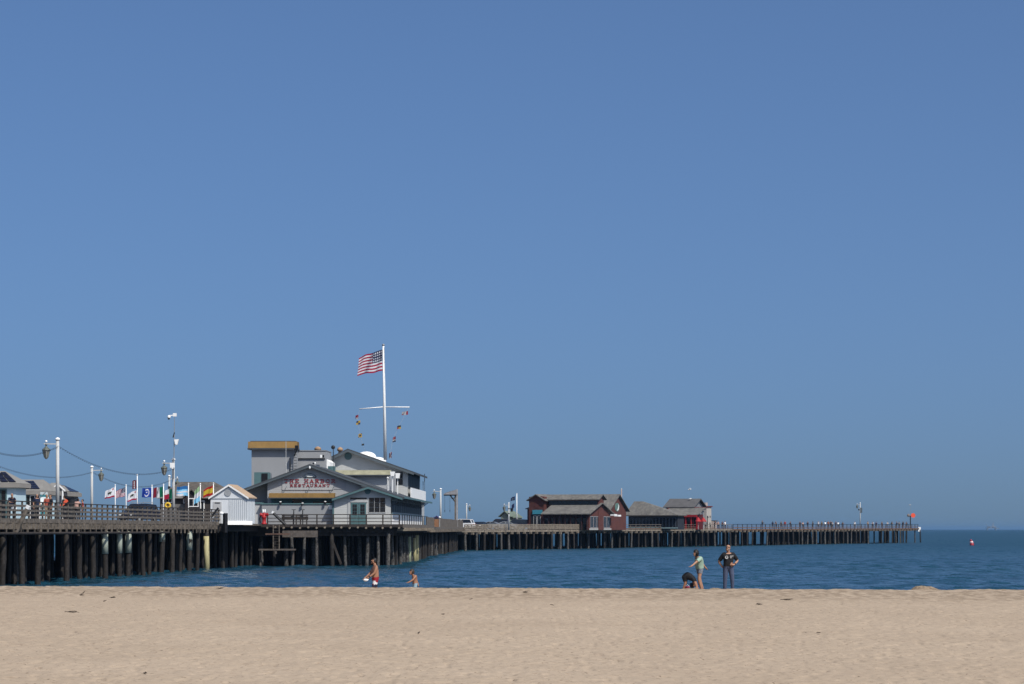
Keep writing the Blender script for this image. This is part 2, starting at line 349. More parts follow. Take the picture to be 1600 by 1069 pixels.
d1 = MB().box(-14, 0.12, -14, 68.5, 3.86, 4.08).box(-13.6, -0.2, -14, 68.5, 3.50, 3.86, 1)
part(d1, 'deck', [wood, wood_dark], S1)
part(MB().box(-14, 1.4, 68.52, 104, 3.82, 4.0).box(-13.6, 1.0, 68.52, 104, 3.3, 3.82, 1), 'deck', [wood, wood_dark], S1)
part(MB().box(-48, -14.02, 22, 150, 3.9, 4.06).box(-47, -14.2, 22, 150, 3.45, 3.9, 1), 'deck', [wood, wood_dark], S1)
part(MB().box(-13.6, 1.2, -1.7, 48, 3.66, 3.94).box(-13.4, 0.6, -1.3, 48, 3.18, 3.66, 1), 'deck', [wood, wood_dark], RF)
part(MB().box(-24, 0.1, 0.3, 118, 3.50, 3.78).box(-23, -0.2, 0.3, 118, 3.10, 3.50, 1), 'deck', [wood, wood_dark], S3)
m4 = MB()
for x0, x1, s0, s1 in ((-34, 0.1, -4, 128), (-17, 0.1, 128, L4)):
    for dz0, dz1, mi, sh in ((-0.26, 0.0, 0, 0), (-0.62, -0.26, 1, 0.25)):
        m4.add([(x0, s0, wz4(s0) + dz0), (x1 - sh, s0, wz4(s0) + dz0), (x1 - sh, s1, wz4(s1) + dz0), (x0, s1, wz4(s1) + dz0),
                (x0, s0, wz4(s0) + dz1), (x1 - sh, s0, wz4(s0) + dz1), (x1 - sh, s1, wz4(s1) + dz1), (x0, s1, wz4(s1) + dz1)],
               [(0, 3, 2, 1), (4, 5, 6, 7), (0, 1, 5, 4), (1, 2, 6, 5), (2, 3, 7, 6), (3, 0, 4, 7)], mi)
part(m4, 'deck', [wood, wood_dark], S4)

def px_of(fr, x, y): a, b = fr.w(x, y); return 800 + FPX * a / b
# piles ------------------------------------------------------------
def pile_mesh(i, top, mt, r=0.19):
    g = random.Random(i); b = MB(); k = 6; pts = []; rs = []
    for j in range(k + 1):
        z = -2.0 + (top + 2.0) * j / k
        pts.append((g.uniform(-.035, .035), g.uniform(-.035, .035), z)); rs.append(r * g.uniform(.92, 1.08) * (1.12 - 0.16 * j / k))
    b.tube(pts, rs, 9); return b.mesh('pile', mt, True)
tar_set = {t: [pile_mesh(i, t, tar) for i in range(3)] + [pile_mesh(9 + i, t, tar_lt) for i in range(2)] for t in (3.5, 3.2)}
slv = {}
for nm, mm, z0, z1 in (('pale', sleeve, 1.75, 3.35), ('pale_short', sleeve, 2.5, 3.35), ('full', sleeve_y, -0.6, 2.9), ('mid', sleeve_y, -0.6, 2.55), ('green', mat('pile_sleeve_green', (0.42, 0.46, 0.30), 0.7, 0.25, 2.5, streak=0.4), -0.6, 2.7)):
    slv[nm] = MB().tube([(0, 0, z0), (0.01, 0, (z0 + z1) / 2), (0, 0, z1)], 0.232, 10).mesh('sleeve', mm, True)
pile_n = 0; rear = MB()
SLITS = (66, 84, 865, 882, 1127, 1172, 1184, 1195, 1362, 1370, 1424)           # where daylight shows between the piles
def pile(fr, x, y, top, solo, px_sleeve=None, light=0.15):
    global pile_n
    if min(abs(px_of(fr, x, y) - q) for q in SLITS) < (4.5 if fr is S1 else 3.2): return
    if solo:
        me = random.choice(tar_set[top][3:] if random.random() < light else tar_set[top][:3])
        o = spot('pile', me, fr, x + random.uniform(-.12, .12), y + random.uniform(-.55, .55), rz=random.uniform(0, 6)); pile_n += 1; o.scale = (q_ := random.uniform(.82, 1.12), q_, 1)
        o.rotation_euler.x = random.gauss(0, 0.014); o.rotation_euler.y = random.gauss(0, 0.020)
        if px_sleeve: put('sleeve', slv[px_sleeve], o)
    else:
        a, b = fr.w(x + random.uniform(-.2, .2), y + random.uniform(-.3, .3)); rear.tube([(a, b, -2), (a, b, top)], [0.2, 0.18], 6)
# explicit sleeves by where the photograph shows them: (px, kind)
want1 = [(168, 'pale'), (189, 'pale'), (203, 'pale'), (256, 'pale_short'), (294, 'pale'), (328, 'full')]
ys1 = [-10 + 3.7 * i for i in range(21)]
def px_of(fr, x, y): a, b = fr.w(x, y); return 800 + FPX * a / b
for r, x in enumerate((-0.05, -2.9, -5.7, -8.5, -11.3)):
    near = {}
    if r == 0:
        for q, kd in want1:
            i = min((i for i in range(len(ys1)) if i not in near), key=lambda i: abs(px_of(S1, x, ys1[i]) - q)); near[i] = kd
    for i, y in enumerate(ys1): pile(S1, x + (0.6 if r and i % 2 else 0), y + (1.6 if r % 2 else 0), 3.5, r < 3, near.get(i), 0.1)
for x in np.arange(-46, 1, 2.3):
    for y in np.arange(26 if x < -13 else 70, 150 if x < -13 else 104, 2.7): pile(S1, float(x), float(y), 3.5, False)
for x in (-1.5, -4.3, -7.1, -9.9, -12.6):
    for y in np.arange(-9, 70, 2.9): pile(S1, x, float(y), 3.5, False)
for x in np.arange(-13.0, -.9, 2.0):
    for y in np.arange(3, 48, 2.3): pile(RF, float(x), float(y), 3.2, False)
for x in np.arange(-24, -1.5, 2.6):
    for y in np.arange(1, 118, 3.1): pile(S3, float(x), float(y), 3.2, False)
for s in np.arange(0, L4, 2.3):
    for x in ((-2, -5.5, -9, -13, -19, -23, -27, -32) if s < 128 else (-2, -5.3, -8.8, -13, -16.5)):
        if random.random() < .8: pile(S4, x, float(s), 3.2, False)
for j, y in enumerate(np.arange(-1.0, 46, 3.4)):
    for i, x in enumerate((-13.2, -11.2, -9.2, -7.0, -4.3, -2.2, -0.15)):
        kd = None
        if i == 6: kd = {9: 'green', 11: 'mid', 12: 'full'}.get(j)
        pile(RF, x, float(y), 3.2, j < 3 or i == 6, kd, 0.75 if j == 0 or i == 6 else 0.3)
for k, (x, y) in enumerate(((-12.3, -.6), (-10.1, .4), (-8.2, -.9), (-5.6, -.7), (-3.1, .3), (-1.1, -.8), (-.6, 1.2), (-1.6, 3.0), (-5.0, 1.5), (-7.6, 1.0))): pile(RF, x, y, 3.2, True, None, .5)
for y in np.arange(3, 116, 4.2):
    for i, x in enumerate((-0.9, -3.4, -6.6, -10, -13.5)): pile(S3, x, float(y), 3.2, i == 0, None, 0.15)
for j, y in enumerate(np.arange(1.5, L4 + 0.1, 3.3)):
    for i, x in enumerate((-0.1, -3.6, -7.2, -11.0, -15.0)): pile(S4, x + (0.5 if i and j % 2 else 0), float(y) + (1.4 if i % 2 else 0), 3.2, i < 2, None, 0.33)
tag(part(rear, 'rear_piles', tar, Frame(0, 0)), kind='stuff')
# bent caps under the near decks and diagonal bracing
for fr, xs, yy, z in ((S1, (-13, -0.0), ys1, 3.36), (RF, (-13.4, 0.3), np.arange(-1.0, 46, 3.4), 3.02)):
    me = MB().box(xs[0], xs[1], -.14, .14, z - .16, z + .14).mesh('cap_beam', wood_dark)
    for y in yy: spot('cap_beam', me, fr, 0, float(y))
part(MB().beam(RF.p(515, 826, -1.2)[:1] + (-1.2, 3.1), (RF.x(533, -1.2), -1.2, 0.2), .2, .2), 'brace', wood_dark, RF)

# railings ------------------------------------------------------------
def railing(fr, y0, y1, step, rails, post, zf, per=3, mp=wood, mr=wood, x=0.16, kerb=None):
    """post: (w, z below deck, z above); rails: (height above deck, thickness z); boards span `per` bays and are separate parts"""
    rt = bpy.data.objects.new('railing', None); COL.objects.link(rt); rt.parent = wharf
    pm = MB().box(-post[0] / 2, post[0] / 2, -post[0] / 2, post[0] / 2, post[1], post[2]).mesh('rail_post', mp)
    n = int(round((y1 - y0) / step))
    for i in range(n + 1):
        y = y0 + i * step; o = spot('rail_post', pm, fr, x, y, zf(y), rt); o.rotation_euler.y += random.gauss(0, .012)
    for h, tz, ty, mm in rails:
        ln = per * step; dz = zf(y0 + ln) - zf(y0)
        bm = MB().beam((0, 0.01, h), (0, ln - 0.01, h + dz), ty, tz).mesh('rail_board', mm)
        for i in range(0, n, per):
            y = y0 + i * step; o = spot('rail_board', bm, fr, x + post[0] / 2 + ty / 2 - 0.02 if ty < .1 else x, y, zf(y) + random.uniform(-.012, .012), rt)
    return rt
railing(S1, -12, 68, 1.6, [(1.13, .06, .16, wood_dark), (0.86, .13, .045, wood), (0.58, .13, .045, wood), (0.30, .14, .045, wood)], (.10, -.30, 1.10), lambda y: 4.08)  # dark wood on the top rail paints in the shade seen from below
jm = MB().box(-.3, .42, -.09, .09, 3.50, 3.84).mesh('joist', wood)
bm_ = MB().box(-.06, .06, -.05, .05, 3.18, 3.92).mesh('bracket', wood)
for i in range(99): spot('joist', jm, S1, 0.02, -11.6 + .8 * i + random.uniform(-.06, .06))
for i in range(50): spot('bracket', bm_, S1, 0.30, -11.3 + 1.6 * i)
part(MB().tube([(0.38, -13, 3.24), (0.38, 46, 3.24)], .085, 8), 'pipe', grey_m and wood_dark, S1)
part(MB().box(0.12, 0.2, -13, 68, 3.88, 4.16), 'stringer', wood, S1)
# restaurant terrace: thin dark rails
zR = 3.94
rt = bpy.data.objects.new('railing', None); COL.objects.link(rt); rt.parent = wharf
tpm = MB().box(-.06, .06, -.06, .06, -.18, .93).mesh('rail_post', wood_dark)
xr0, xr1 = RF.x(418, -1.6), RF.x(624, -1.6)
for i in range(9): spot('rail_post', tpm, RF, xr0 + (xr1 - xr0) * i / 8, -1.6, zR, rt)
tbm = {h: MB().beam((0, 0, h), ((xr1 - xr0) / 4 - .02, 0, h), .05 if h < .9 else .12, .075).mesh('rail_board', wood_dark) for h in (.94, .60, .26)}
for h in tbm:
    for i in range(4): spot('rail_board', tbm[h], RF, xr0 + (xr1 - xr0) * i / 4, -1.6, zR, rt)
srm = MB().box(-.04, .04, -.04, .04, -.1, .95).mesh('rail_post', dark)
for i in range(12): spot('rail_post', srm, RF, 1.05, 3.5 * i - .5, zR, rt)
srb = MB().beam((0, 0, .96), (0, 10.4, .96), .05, .05).mesh('rail_board', dark)
for i in range(4): spot('rail_board', srb, RF, 1.05, 10.5 * i - 1.2, zR, rt)
nub = MB().tube([(0, 0, 0), (0, -.28, 0)], .10, 8).mesh('joist_end', wood_pale)
for i in range(17): spot('joist_end', nub, RF, xr0 + (xr1 - xr0) * i / 16, -1.72, 3.62 + (.05 if i % 2 else 0))
jb = MB().box(.55, 1.42, -.09, .09, 3.34, 3.64).mesh('joist', wood_pale)
for i in range(40): spot('joist', jb, RF, 0, -1.0 + 1.22 * i)
part(MB().box(1.2, 1.28, -1.7, 48, 3.62, 3.98), 'stringer', wood, RF)
part(MB().box(-13.6, 1.2, -1.82, -1.72, 3.70, 3.97), 'stringer', wood_dark, RF)
# boarded fence on the stretch behind the restaurant
rt = bpy.data.objects.new('picket_fence', None); COL.objects.link(rt); rt.parent = wharf
pk = MB().box(-.03, .03, -.31, .31, -.05, 1.12).mesh('picket', wood)
for i in range(174): spot('picket', pk, S3, 0.05 + random.uniform(-.012, .012), 2.0 + .65 * i, 3.78 + random.uniform(-.03, .03), rt)
part(MB().box(.08, .16, .4, 117.5, 3.40, 3.82), 'stringer', wood, S3)
for i in range(40): spot('joist', jm, S3, 0.0, 1.5 + 2.9 * i, -.36)
part(MB().box(-.2, .9, 4.0, 4.4, 3.18, 3.42), 'cap_beam', wood_pale, S3)
# seaward stretch
railing(S4, 0.5, 62, 2.46, [(0.93, .17, .05, wood_pale), (0.70, .17, .05, wood_pale), (0.47, .17, .05, wood_pale), (0.22, .17, .05, wood_pale)], (.13, -.35, .98), wz4, 5, wood_pale, wood_pale)
railing(S4, 62.2, 124, 2.46, [(0.95, .09, .07, wood), (0.55, .07, .05, wood), (0.22, .16, .05, wood_red)], (.10, -.3, .98), wz4, 5, wood, wood)
railing(S4, 124.3, L4 - .6, 2.85, [(1.0, .10, .10, dark), (0.66, .07, .05, wood), (0.34, .16, .05, wood_red)], (.12, -.3, 1.05), wz4, 4, dark, wood)
part(MB().beam((0.13, -3, wz4(-3) - .12), (0.13, 124, wz4(124) - .12), .08, .30), 'stringer', wood_pale, S4)
part(MB().beam((0.13, 124, wz4(124) - .12), (0.13, L4, wz4(L4) - .12), .08, .30), 'stringer', wood_red, S4)
jm4 = MB().box(-.5, .40, -.12, .12, -.62, -.27).mesh('joist', wood_pale)
for i in range(106):
    y = .8 + 2.46 * i; o = spot('joist', jm4, S4, 0.03, y, wz4(y) + random.uniform(-.05, .05))
# mooring posts, booms, ladder and landing
part(MB().tube([(0, 0, 3.0), (0, 0, 4.72)], .10, 8), 'mooring_post', black, Frame(*at(22, 147.5)))
part(MB().lathe([(.14, 4.66), (.17, 4.72), (.15, 4.84), (.05, 4.88)], n=10), 'post_cap', white, Frame(*at(22, 147.5)))
f = Frame(*at(34, 147.0)); part(MB().tube([(-.38, 0, 3.25), (.34, 0, 4.78)], [.15, .13], 8), 'boom', wood, f)
part(MB().tube([(.32, 0, 4.74), (.42, 0, 4.93)], .15, 8), 'post_cap', white, f)
f = Frame(*at(352, 211)); part(MB().tube([(0, 0, 3.2), (0, 0, 4.9)], .22, 8), 'mooring_post', black, f)
f = Frame(*at(346, 210.5)); part(MB().lathe([(.12, 4.78), (.2, 4.86), (.17, 4.98), (.04, 5.03)], n=10), 'post_cap', white, f)
f = Frame(*at(339, 209.5)); part(MB().tube([(-.5, 0, 4.55), (.12, 0, 5.35)], .09, 8), 'boom', dark, f)
f = Frame(*at(436, 226.2)); part(MB().tube([(-.55, 0, 5.02), (.6, 0, 3.92)], .13, 8), 'boom', dark, f)
part(MB().tube([(-.62, 0, 4.98), (-.52, 0, 5.16)], .14, 8), 'post_cap', white, f)
f = Frame(*at(431.5, 226.0)); lad = part(MB().box(-.31, -.23, -.05, .05, 1.65, 3.9).box(.25, .33, -.05, .05, 1.65, 3.9), 'ladder', wood, f)
rg = MB().box(-.23, .25, -.03, .03, -.03, .03).mesh('rung', wood_dark)
for i in range(8): put('rung', rg, lad, (0, 0, 1.85 + .25 * i))
part(MB().box(-1.6, 1.75, -.5, 1.2, 1.52, 1.66).box(-1.55, -1.4, .2, .35, .1, 1.52).box(1.5, 1.65, .2, .35, -.9, 1.52).box(-.05, .1, -.45, -.3, 1.2, 1.52), 'landing', mat('wet_wood', (.12, .10, .085), .8, .35, 3), f)
part(MB().box(-1.0, 1.3, -.1, .1, 2.98, 3.12), 'landing_beam', mat('rusty_wet_beam', (.13, .075, .055), .8, .3, 3), f)
part(MB().box(-1.6, 1.7, -.12, .12, 0, .62), 'cross_beam', mat('wet_wood', (.12, .10, .085)), Frame(*at(468, 226.6)), loc=None).location.z = 2.75
# end of the pier
f = Frame(*S4.w(0.2, L4 + .2)); part(MB().box(-.35, .35, -.1, .1, 2.9, 4.05), 'end_panel', white, f)
part(MB().tube([(.35, 0, -2), (.18, 0, 3.4)], .17, 8), 'pile', tar, f)

# ------------------------------------------------------------------ restaurant
greywall_l = mat('grey_boards', (0.43, 0.44, 0.445), 0.7, 0.05, 0.6, lap=0.22)
rest = thing('restaurant', 'large pale grey gabled restaurant with red lettering on its front gable, built on the wharf', 'restaurant', Frame(RF.ox, RF.oy, RF.deg, 3.94))
P = RF.p
def rb(mb, name, m, parent=None, **k): return mb.build(name, m, parent or rest, **k)
def poly(pts, yl): return [P(px, py, yl) for px, py in pts]
def gable_roof(pts, yl0, yl1, t=0.16, yref=None):
    """pts: left eave, ridge, right eave as pixels at depth yref; a slab of thickness t from yl0 to yl1"""
    l, r, e = poly(pts, yl0 if yref is None else yref)
    return MB().prism([l, r, (r[0], r[1] - t), (l[0], l[1] - t)][::-1], yl0, yl1).prism([r, e, (e[0], e[1] - t), (r[0], r[1] - t)][::-1], yl0, yl1)
FL = 3.94
def base(px, yl): return (P(px, 800, yl)[0], FL)
# main hall behind the sign
y = 2.4
w = MB().prism([base(418, y)] + [base(609, y)] + poly([(609, 770.8), (484, 729), (418, 752)], y), y, 28); rb(w, 'hall_wall', greywall_l)
w = MB().prism([base(386, y + 1.6)] + [base(418, y + 1.6)] + poly([(418, 752), (386, 763)], y + 1.6), y + 1.6, 28); rb(w, 'porch_wall', greywall)
rb(gable_roof([(381, 763.5), (484, 725), (630, 777)], y - .5, 28, .2), 'hall_roof', slate)
lr = poly([(381, 763.5), (484, 725), (630, 777)], y - .51)
bgd = MB()
for a, b in ((0, 1), (1, 2)):
    (xa, za), (xb, zb) = lr[a], lr[b]; bgd.prism([(xa, za - .30), (xb, zb - .30), (xb, zb - .16), (xa, za - .16)], y - .56, y - .505)
rb(bgd, 'barge_board', mat('slate_trim', (0.10, 0.125, 0.14), .6, .1, 2))
rb(MB().ball((P(484, 731, y - .62)[0], y - .64, P(484, 731, y)[1]), (.09, .06, .14)), 'gable_lamp', white)
rb(MB().box(P(516.3, 0, y)[0], P(540.7, 0, y)[0], y - .035, y, P(0, 765, y)[1], P(0, 752, y)[1]), 'louvre_panel', mat('grey_board', (.36, .37, .39), .7, .08, 1))
# sign
sx0, sx1 = P(441, 0, y)[0], P(521, 0, y)[0]
sb = rb(MB().box(sx0, sx1, y - .06, y, P(0, 766, y)[1], P(0, 747.5, y)[1]), 'sign_board', siding)
LET = {'T': [[(.5, 0), (.5, 1)], [(.02, .93), (.98, .93)], [(.07, .7), (.07, 1)], [(.93, .7), (.93, 1)], [(.26, .06), (.74, .06)]],
 'H': [[(.22, 0), (.22, 1)], [(.78, 0), (.78, 1)], [(.22, .5), (.78, .5)], [(0, .06), (.42, .06)], [(.58, .06), (1, .06)], [(0, .94), (.42, .94)], [(.58, .94), (1, .94)]],
 'E': [[(.25, 0), (.25, 1)], [(.03, .93), (.92, .93)], [(.03, .07), (.95, .07)], [(.25, .5), (.7, .5)], [(.9, .72), (.9, 1)], [(.93, 0), (.93, .28)]],
 'A': [[(.15, 0), (.5, 1)], [(.5, 1), (.85, 0)], [(.28, .33), (.72, .33)], [(0, .06), (.32, .06)], [(.68, .06), (1, .06)]],
 'R': [[(.24, 0), (.24, 1)], [(.03, .93), (.66, .93), (.84, .75), (.66, .53), (.24, .53)], [(.5, .53), (.86, .06)], [(.8, .06), (1, .06)], [(.02, .06), (.46, .06)]],
 'B': [[(.24, 0), (.24, 1)], [(.03, .93), (.66, .93), (.82, .75), (.66, .53), (.24, .53)], [(.66, .53), (.9, .3), (.7, .07), (.03, .07)]],
 'O': [[(.5, .94), (.82, .8), (.9, .5), (.82, .2), (.5, .06), (.18, .2), (.1, .5), (.18, .8), (.5, .94)]],
 'S': [[(.87, .72), (.78, .9), (.5, .94), (.2, .88), (.14, .7), (.3, .56), (.7, .45), (.86, .28), (.78, .1), (.5, .06), (.2, .11), (.1, .3)]],
 'U': [[(.2, 1), (.2, .3), (.35, .07), (.65, .07), (.8, .3), (.8, 1)], [(.02, .94), (.4, .94)], [(.62, .94), (1, .94)]],
 'N': [[(.18, 0), (.18, 1)], [(.82, 0), (.82, 1)], [(.18, 1), (.82, 0)], [(0, .06), (.38, .06)], [(.62, .94), (1, .94)], [(0, .94), (.2, .94)]]}
let_m = mat('red_letter_paint', (0.30, 0.022, 0.026), 0.5, 0.08, 3)
def letter(ch, x, z, w, h, yl, th):
    b = MB(); i = 0
    for st in LET[ch]:
        for p, q in zip(st[:-1], st[1:]):
            i += 1; b.beam((x + p[0] * w, yl - .02 - .0012 * i, z + p[1] * h), (x + q[0] * w, yl - .02 - .0012 * i, z + q[1] * h), .035, th)
    o = rb(b, 'letter', let_m, sb); o.location.z = 0; return o
def word(txt, px0, px1, py0, py1, yl, th, gap=0.24, space=0.9):
    x0, z1 = P(px0, py0, yl); x1, z0 = P(px1, py1, yl)
    n = sum(1 for c in txt if c != ' '); tot = n + (len(txt) - 1) * gap + txt.count(' ') * (space - 1 + 1); u = (x1 - x0) / (n + (n - 1) * gap + txt.count(' ') * space); x = x0
    for c in txt:
        if c == ' ': x += u * space; continue
        letter(c, x, z0, u, z1 - z0, yl, th); x += u * (1 + gap)
sb['_z0'] = 3.94
word('THE HARBOR', 444, 524, 749, 754.7, y - .06, .066)
word('RESTAURANT', 453, 515.5, 756.7, 760.7, y - .06, .047)
# half-round picture sign above the lettering
cx, cz = P(484.5, 746.5, y); rr = .62
arc = [(cx + rr * math.cos(t), cz + .42 * math.sin(t)) for t in np.linspace(0, math.pi, 13)]
hs = rb(MB().prism(arc, y - .10, y - .002), 'emblem_board', mat('slate_trim', (0.2, 0.23, 0.25)))
arc2 = [(cx + rr * .84 * math.cos(t), cz + .05 + .42 * .72 * math.sin(t)) for t in np.linspace(0, math.pi, 13)]
hs['_z0'] = 3.94
rb(MB().prism(arc2, y - .13, y - .10), 'emblem_face', mat('grey_blue_face', (.30, .34, .37), .6, .2, 4), hs)
rb(MB().prism([(cx - .3, cz + .06), (cx + .3, cz + .06), (cx + .2, cz + .14), (cx - .22, cz + .14)], y - .15, y - .13), 'emblem_ship', mat('pale_emblem', (.6, .62, .6), .6, .1, 3), hs)
stay = MB()
for px in (441, 478, 515): stay.beam((P(px, 772, 1.4)[0], 1.5, P(px, 772, 1.4)[1]), (P(px + 7, 757, y)[0], y - .06, P(px, 760, y)[1]), .03, .03).box(P(px, 0, y)[0] - .02, P(px, 0, y)[0] + .02, y - .04, y - .001, P(0, 771, y)[1], P(0, 748, y)[1])
rb(stay, 'sign_stays', mat('slate_trim', (0.2, 0.23, 0.25)))
# ochre band, dark recess and lower front block
ox0, ox1 = P(420, 0, 1.1)[0], P(522, 0, 1.1)[0]; zb, zt = P(0, 778.3, 1.1)[1], P(0, 770.3, 1.1)[1]
rb(MB().prism_x([(1.05, zb), (2.38, zb), (2.38, zt), (1.15, zt - .06)], ox0, ox1), 'ochre_awning', ochre)
rb(MB().box(ox0, ox1, 1.02, 1.06, zb - .05, zb + .03), 'awning_edge', slate)
rb(MB().box(P(424, 0, 2.2)[0], ox1, 2.2, 2.38, P(0, 788, 2.2)[1] - .2, zb), 'recess_wall', teal)
for a, b in ((456, 471), (489, 519)): rb(MB().box(P(a, 0, 2.1)[0], P(b, 0, 2.1)[0], 2.15, 2.198, P(0, 786.6, 2.1)[1], P(0, 780.6 if a < 480 else 784, 2.1)[1]), 'strip_window', glass)
rb(MB().box(P(409, 0, .7)[0], P(519.5, 0, .7)[0], .7, 2.3, FL, P(0, 788.3, .7)[1]), 'lower_wall', greywall)
rb(MB().box(P(407, 0, .62)[0], P(520, 0, .62)[0], .62, 2.19, P(0, 788.3, .7)[1] + .003, P(0, 786.5, .7)[1]), 'lower_cap', teal)
rb(MB().box(P(396, 0, 1.2)[0], P(408.9, 0, 1.2)[0], 1.2, 3.9, FL, P(0, 787.5, 1.2)[1]), 'side_annex', white_dirty)
rb(MB().box(P(394.5, 0, 1.1)[0], P(409, 0, 1.1)[0], 1.1, 3.95, P(0, 787.5, 1.2)[1] + .002, P(0, 785, 1.2)[1]), 'annex_cap', teal)
for px, py in ((438, 786), (472.5, 788), (508, 785.5)):
    x, z = P(px, py, .4); o = rb(MB().tube([(x, .69, z + .05), (x, .35, z)], .05, 6).ball((x, .42, z - .03), (.13, .12, .12), 8).ball((x, .42, z + .10), (.12, .10, .05), 8, 1), 'floodlight', [dark, white], smooth=True)
x, z = P(516, 793, .6); rb(MB().box(x - .16, x + .16, .66, .698, z - .2, z + .2), 'notice', white)
# right-hand wing with doors
rb(MB().prism([base(522, 0), base(610.5, 0)] + poly([(610.5, 772), (575, 761), (522, 778.5)], 0), 0, 2.38), 'wing_wall', siding_l)
rb(gable_roof([(518.5, 778.5), (575, 759.5), (629, 777)], -.5, 4, .15), 'wing_roof', slate)
lr = poly([(518.5, 778.5), (575, 759.5), (629, 777)], -.5); bgd = MB()
for a, b in ((0, 1), (1, 2)):
    (xa, za), (xb, zb_) = lr[a], lr[b]; bgd.prism([(xa, za - .26), (xb, zb_ - .26), (xb, zb_ - .08), (xa, za - .08)], -.555, -.505)
rb(bgd, 'barge_board', teal)
cx, cz = P(574.5, 767.5, 0); v = rb(MB().tube([(cx, 0, cz), (cx, -.05, cz)], .30, 16), 'round_vent', teal)
for px in (544.8,): rb(MB().box(P(543.4, 0, 0)[0], P(546.8, 0, 0)[0], -.05, -.002, FL, P(0, 772, 0)[1]), 'corner_trim', white_dirty)
rb(MB().box(P(519.6, 0, 0)[0], P(521.8, 0, 0)[0], -.05, .6, FL, P(0, 779, 0)[1]), 'corner_trim', teal)
dx0, dx1 = P(548, 0, 0)[0], P(572.5, 0, 0)[0]; zd = P(0, 785.5, 0)[1]
rb(MB().box(dx0 - .05, dx1 + .05, -.05, -.003, P(0, 780.6, 0)[1], P(0, 777.8, 0)[1]), 'transom_window', glass)
rb(MB().box(dx0 - .08, dx1 + .08, -.07, -.004, zd + .02, P(0, 781, 0)[1]), 'door_header', white_dirty)
wdt = (dx1 - dx0) / 2
for i in (0, 1):
    a = dx0 + wdt * i + .015; dr = rb(MB().box(a, a + wdt - .03, -.05, -.003, FL, zd), 'door', teal); dr['_z0'] = FL
    for q in range(2):
        for k in range(3): rb(MB().box(a + .16 + q * .22, a + .36 + q * .22, -.065, -.05, zd - 1.18 + k * .35, zd - .87 + k * .35), 'pane', glass, dr)
    rb(MB().ball((a + (wdt - .15 if i == 0 else .12), -.09, FL + 1.0), .035, 6), 'handle', grey_m, dr)
def window(fr_p, x0, x1, z0, z1, yl, nx, nz, parent=rest, frame_m=white_dirty, t=.05, face='y', gm=glass):
    """frame plus one pane per light, standing proud of the wall at depth yl (face y) or at x = yl (face x)"""
    b = MB()
    def bx(a0, a1, d0, d1, c0, c1): (b.box(a0, a1, d0, d1, c0, c1) if face == 'y' else b.box(d0, d1, a0, a1, c0, c1))
    s = -1 if face == 'y' else 1
    d0, d1 = sorted((yl + s * (.05 if face == 'y' else .012), yl + s * .003))
    bx(x0 - t, x0, d0, d1, z0 - t, z1 + t); bx(x1, x1 + t, d0, d1, z0 - t, z1 + t); bx(x0, x1, d0, d1, z1, z1 + t); bx(x0, x1, d0, d1, z0 - t, z0)
    for i in range(1, nx): c = x0 + (x1 - x0) * i / nx; bx(c - t / 3, c + t / 3, d0, d1, z0, z1)
    f = b.build('window', frame_m, parent); f['_z0'] = parent.get('_z0', 0)
    q0, q1 = sorted((yl + s * (.03 if face == 'y' else .008), yl + s * .004))
    for i in range(nx):
        for k in range(nz):
            g0, g1 = x0 + (x1 - x0) * i / nx + (t / 3 if i else 0), x0 + (x1 - x0) * (i + 1) / nx - (t / 3 if i < nx - 1 else 0)
            h0, h1 = z0 + (z1 - z0) * k / nz + (.015 if k else 0), z0 + (z1 - z0) * (k + 1) / nz - (.015 if k < nz - 1 else 0)
            m = MB(); (m.box(g0, g1, q0, q1, h0, h1) if face == 'y' else m.box(q0, q1, g0, g1, h0, h1)); m.build('pane', gm, f)
    return f
window(P, P(576.5, 0, 0)[0], P(602, 0, 0)[0], P(0, 800.5, 0)[1], P(0, 778, 0)[1], 0, 3, 3)
# long side wall along the pier under a deep eave
ZE = 6.55; YB = 47.0
rb(MB().box(-2.0, -.003, 2.4, YB, FL, ZE - .02), 'side_wall', greywall)
rb(MB().box(-.003, .05, .2, YB, FL, FL + .95), 'base_panel', white)
rb(MB().box(-.003, .06, .2, YB, FL + .955, FL + 1.12), 'sill_board', mat('pale_teal_board', (.30, .42, .43), .6, .1, 1))
nb = 14
for i in range(nb):
    a = .4 + (YB - .8) * i / nb; b = a + (YB - .8) / nb - .28
    window(P, a, b, FL + 1.2, ZE - .35, 0.0, 2, 1, frame_m=mat('grey_mullion', (.40, .42, .43), .6, .1, 2), t=.09, face='x', gm=glass_s)
    bk = MB().beam((.06, a - .14, ZE - .75), (.95, a - .14, ZE - .1), .08, .08); rb(bk, 'eave_bracket', slate)
rb(MB().prism([(-3.0, ZE + 1.1), (1.1, ZE + .02), (1.1, ZE - .1), (-3.0, ZE + .98)][::-1], 1.5, YB + 1.6), 'side_roof', slate)
rb(MB().box(1.1, 1.16, 1.5, YB + 1.6, ZE - .12, ZE + .06), 'gutter', teal)
rb(MB().box(-.2, .05, YB, YB + .15, FL, ZE), 'corner_trim', white)
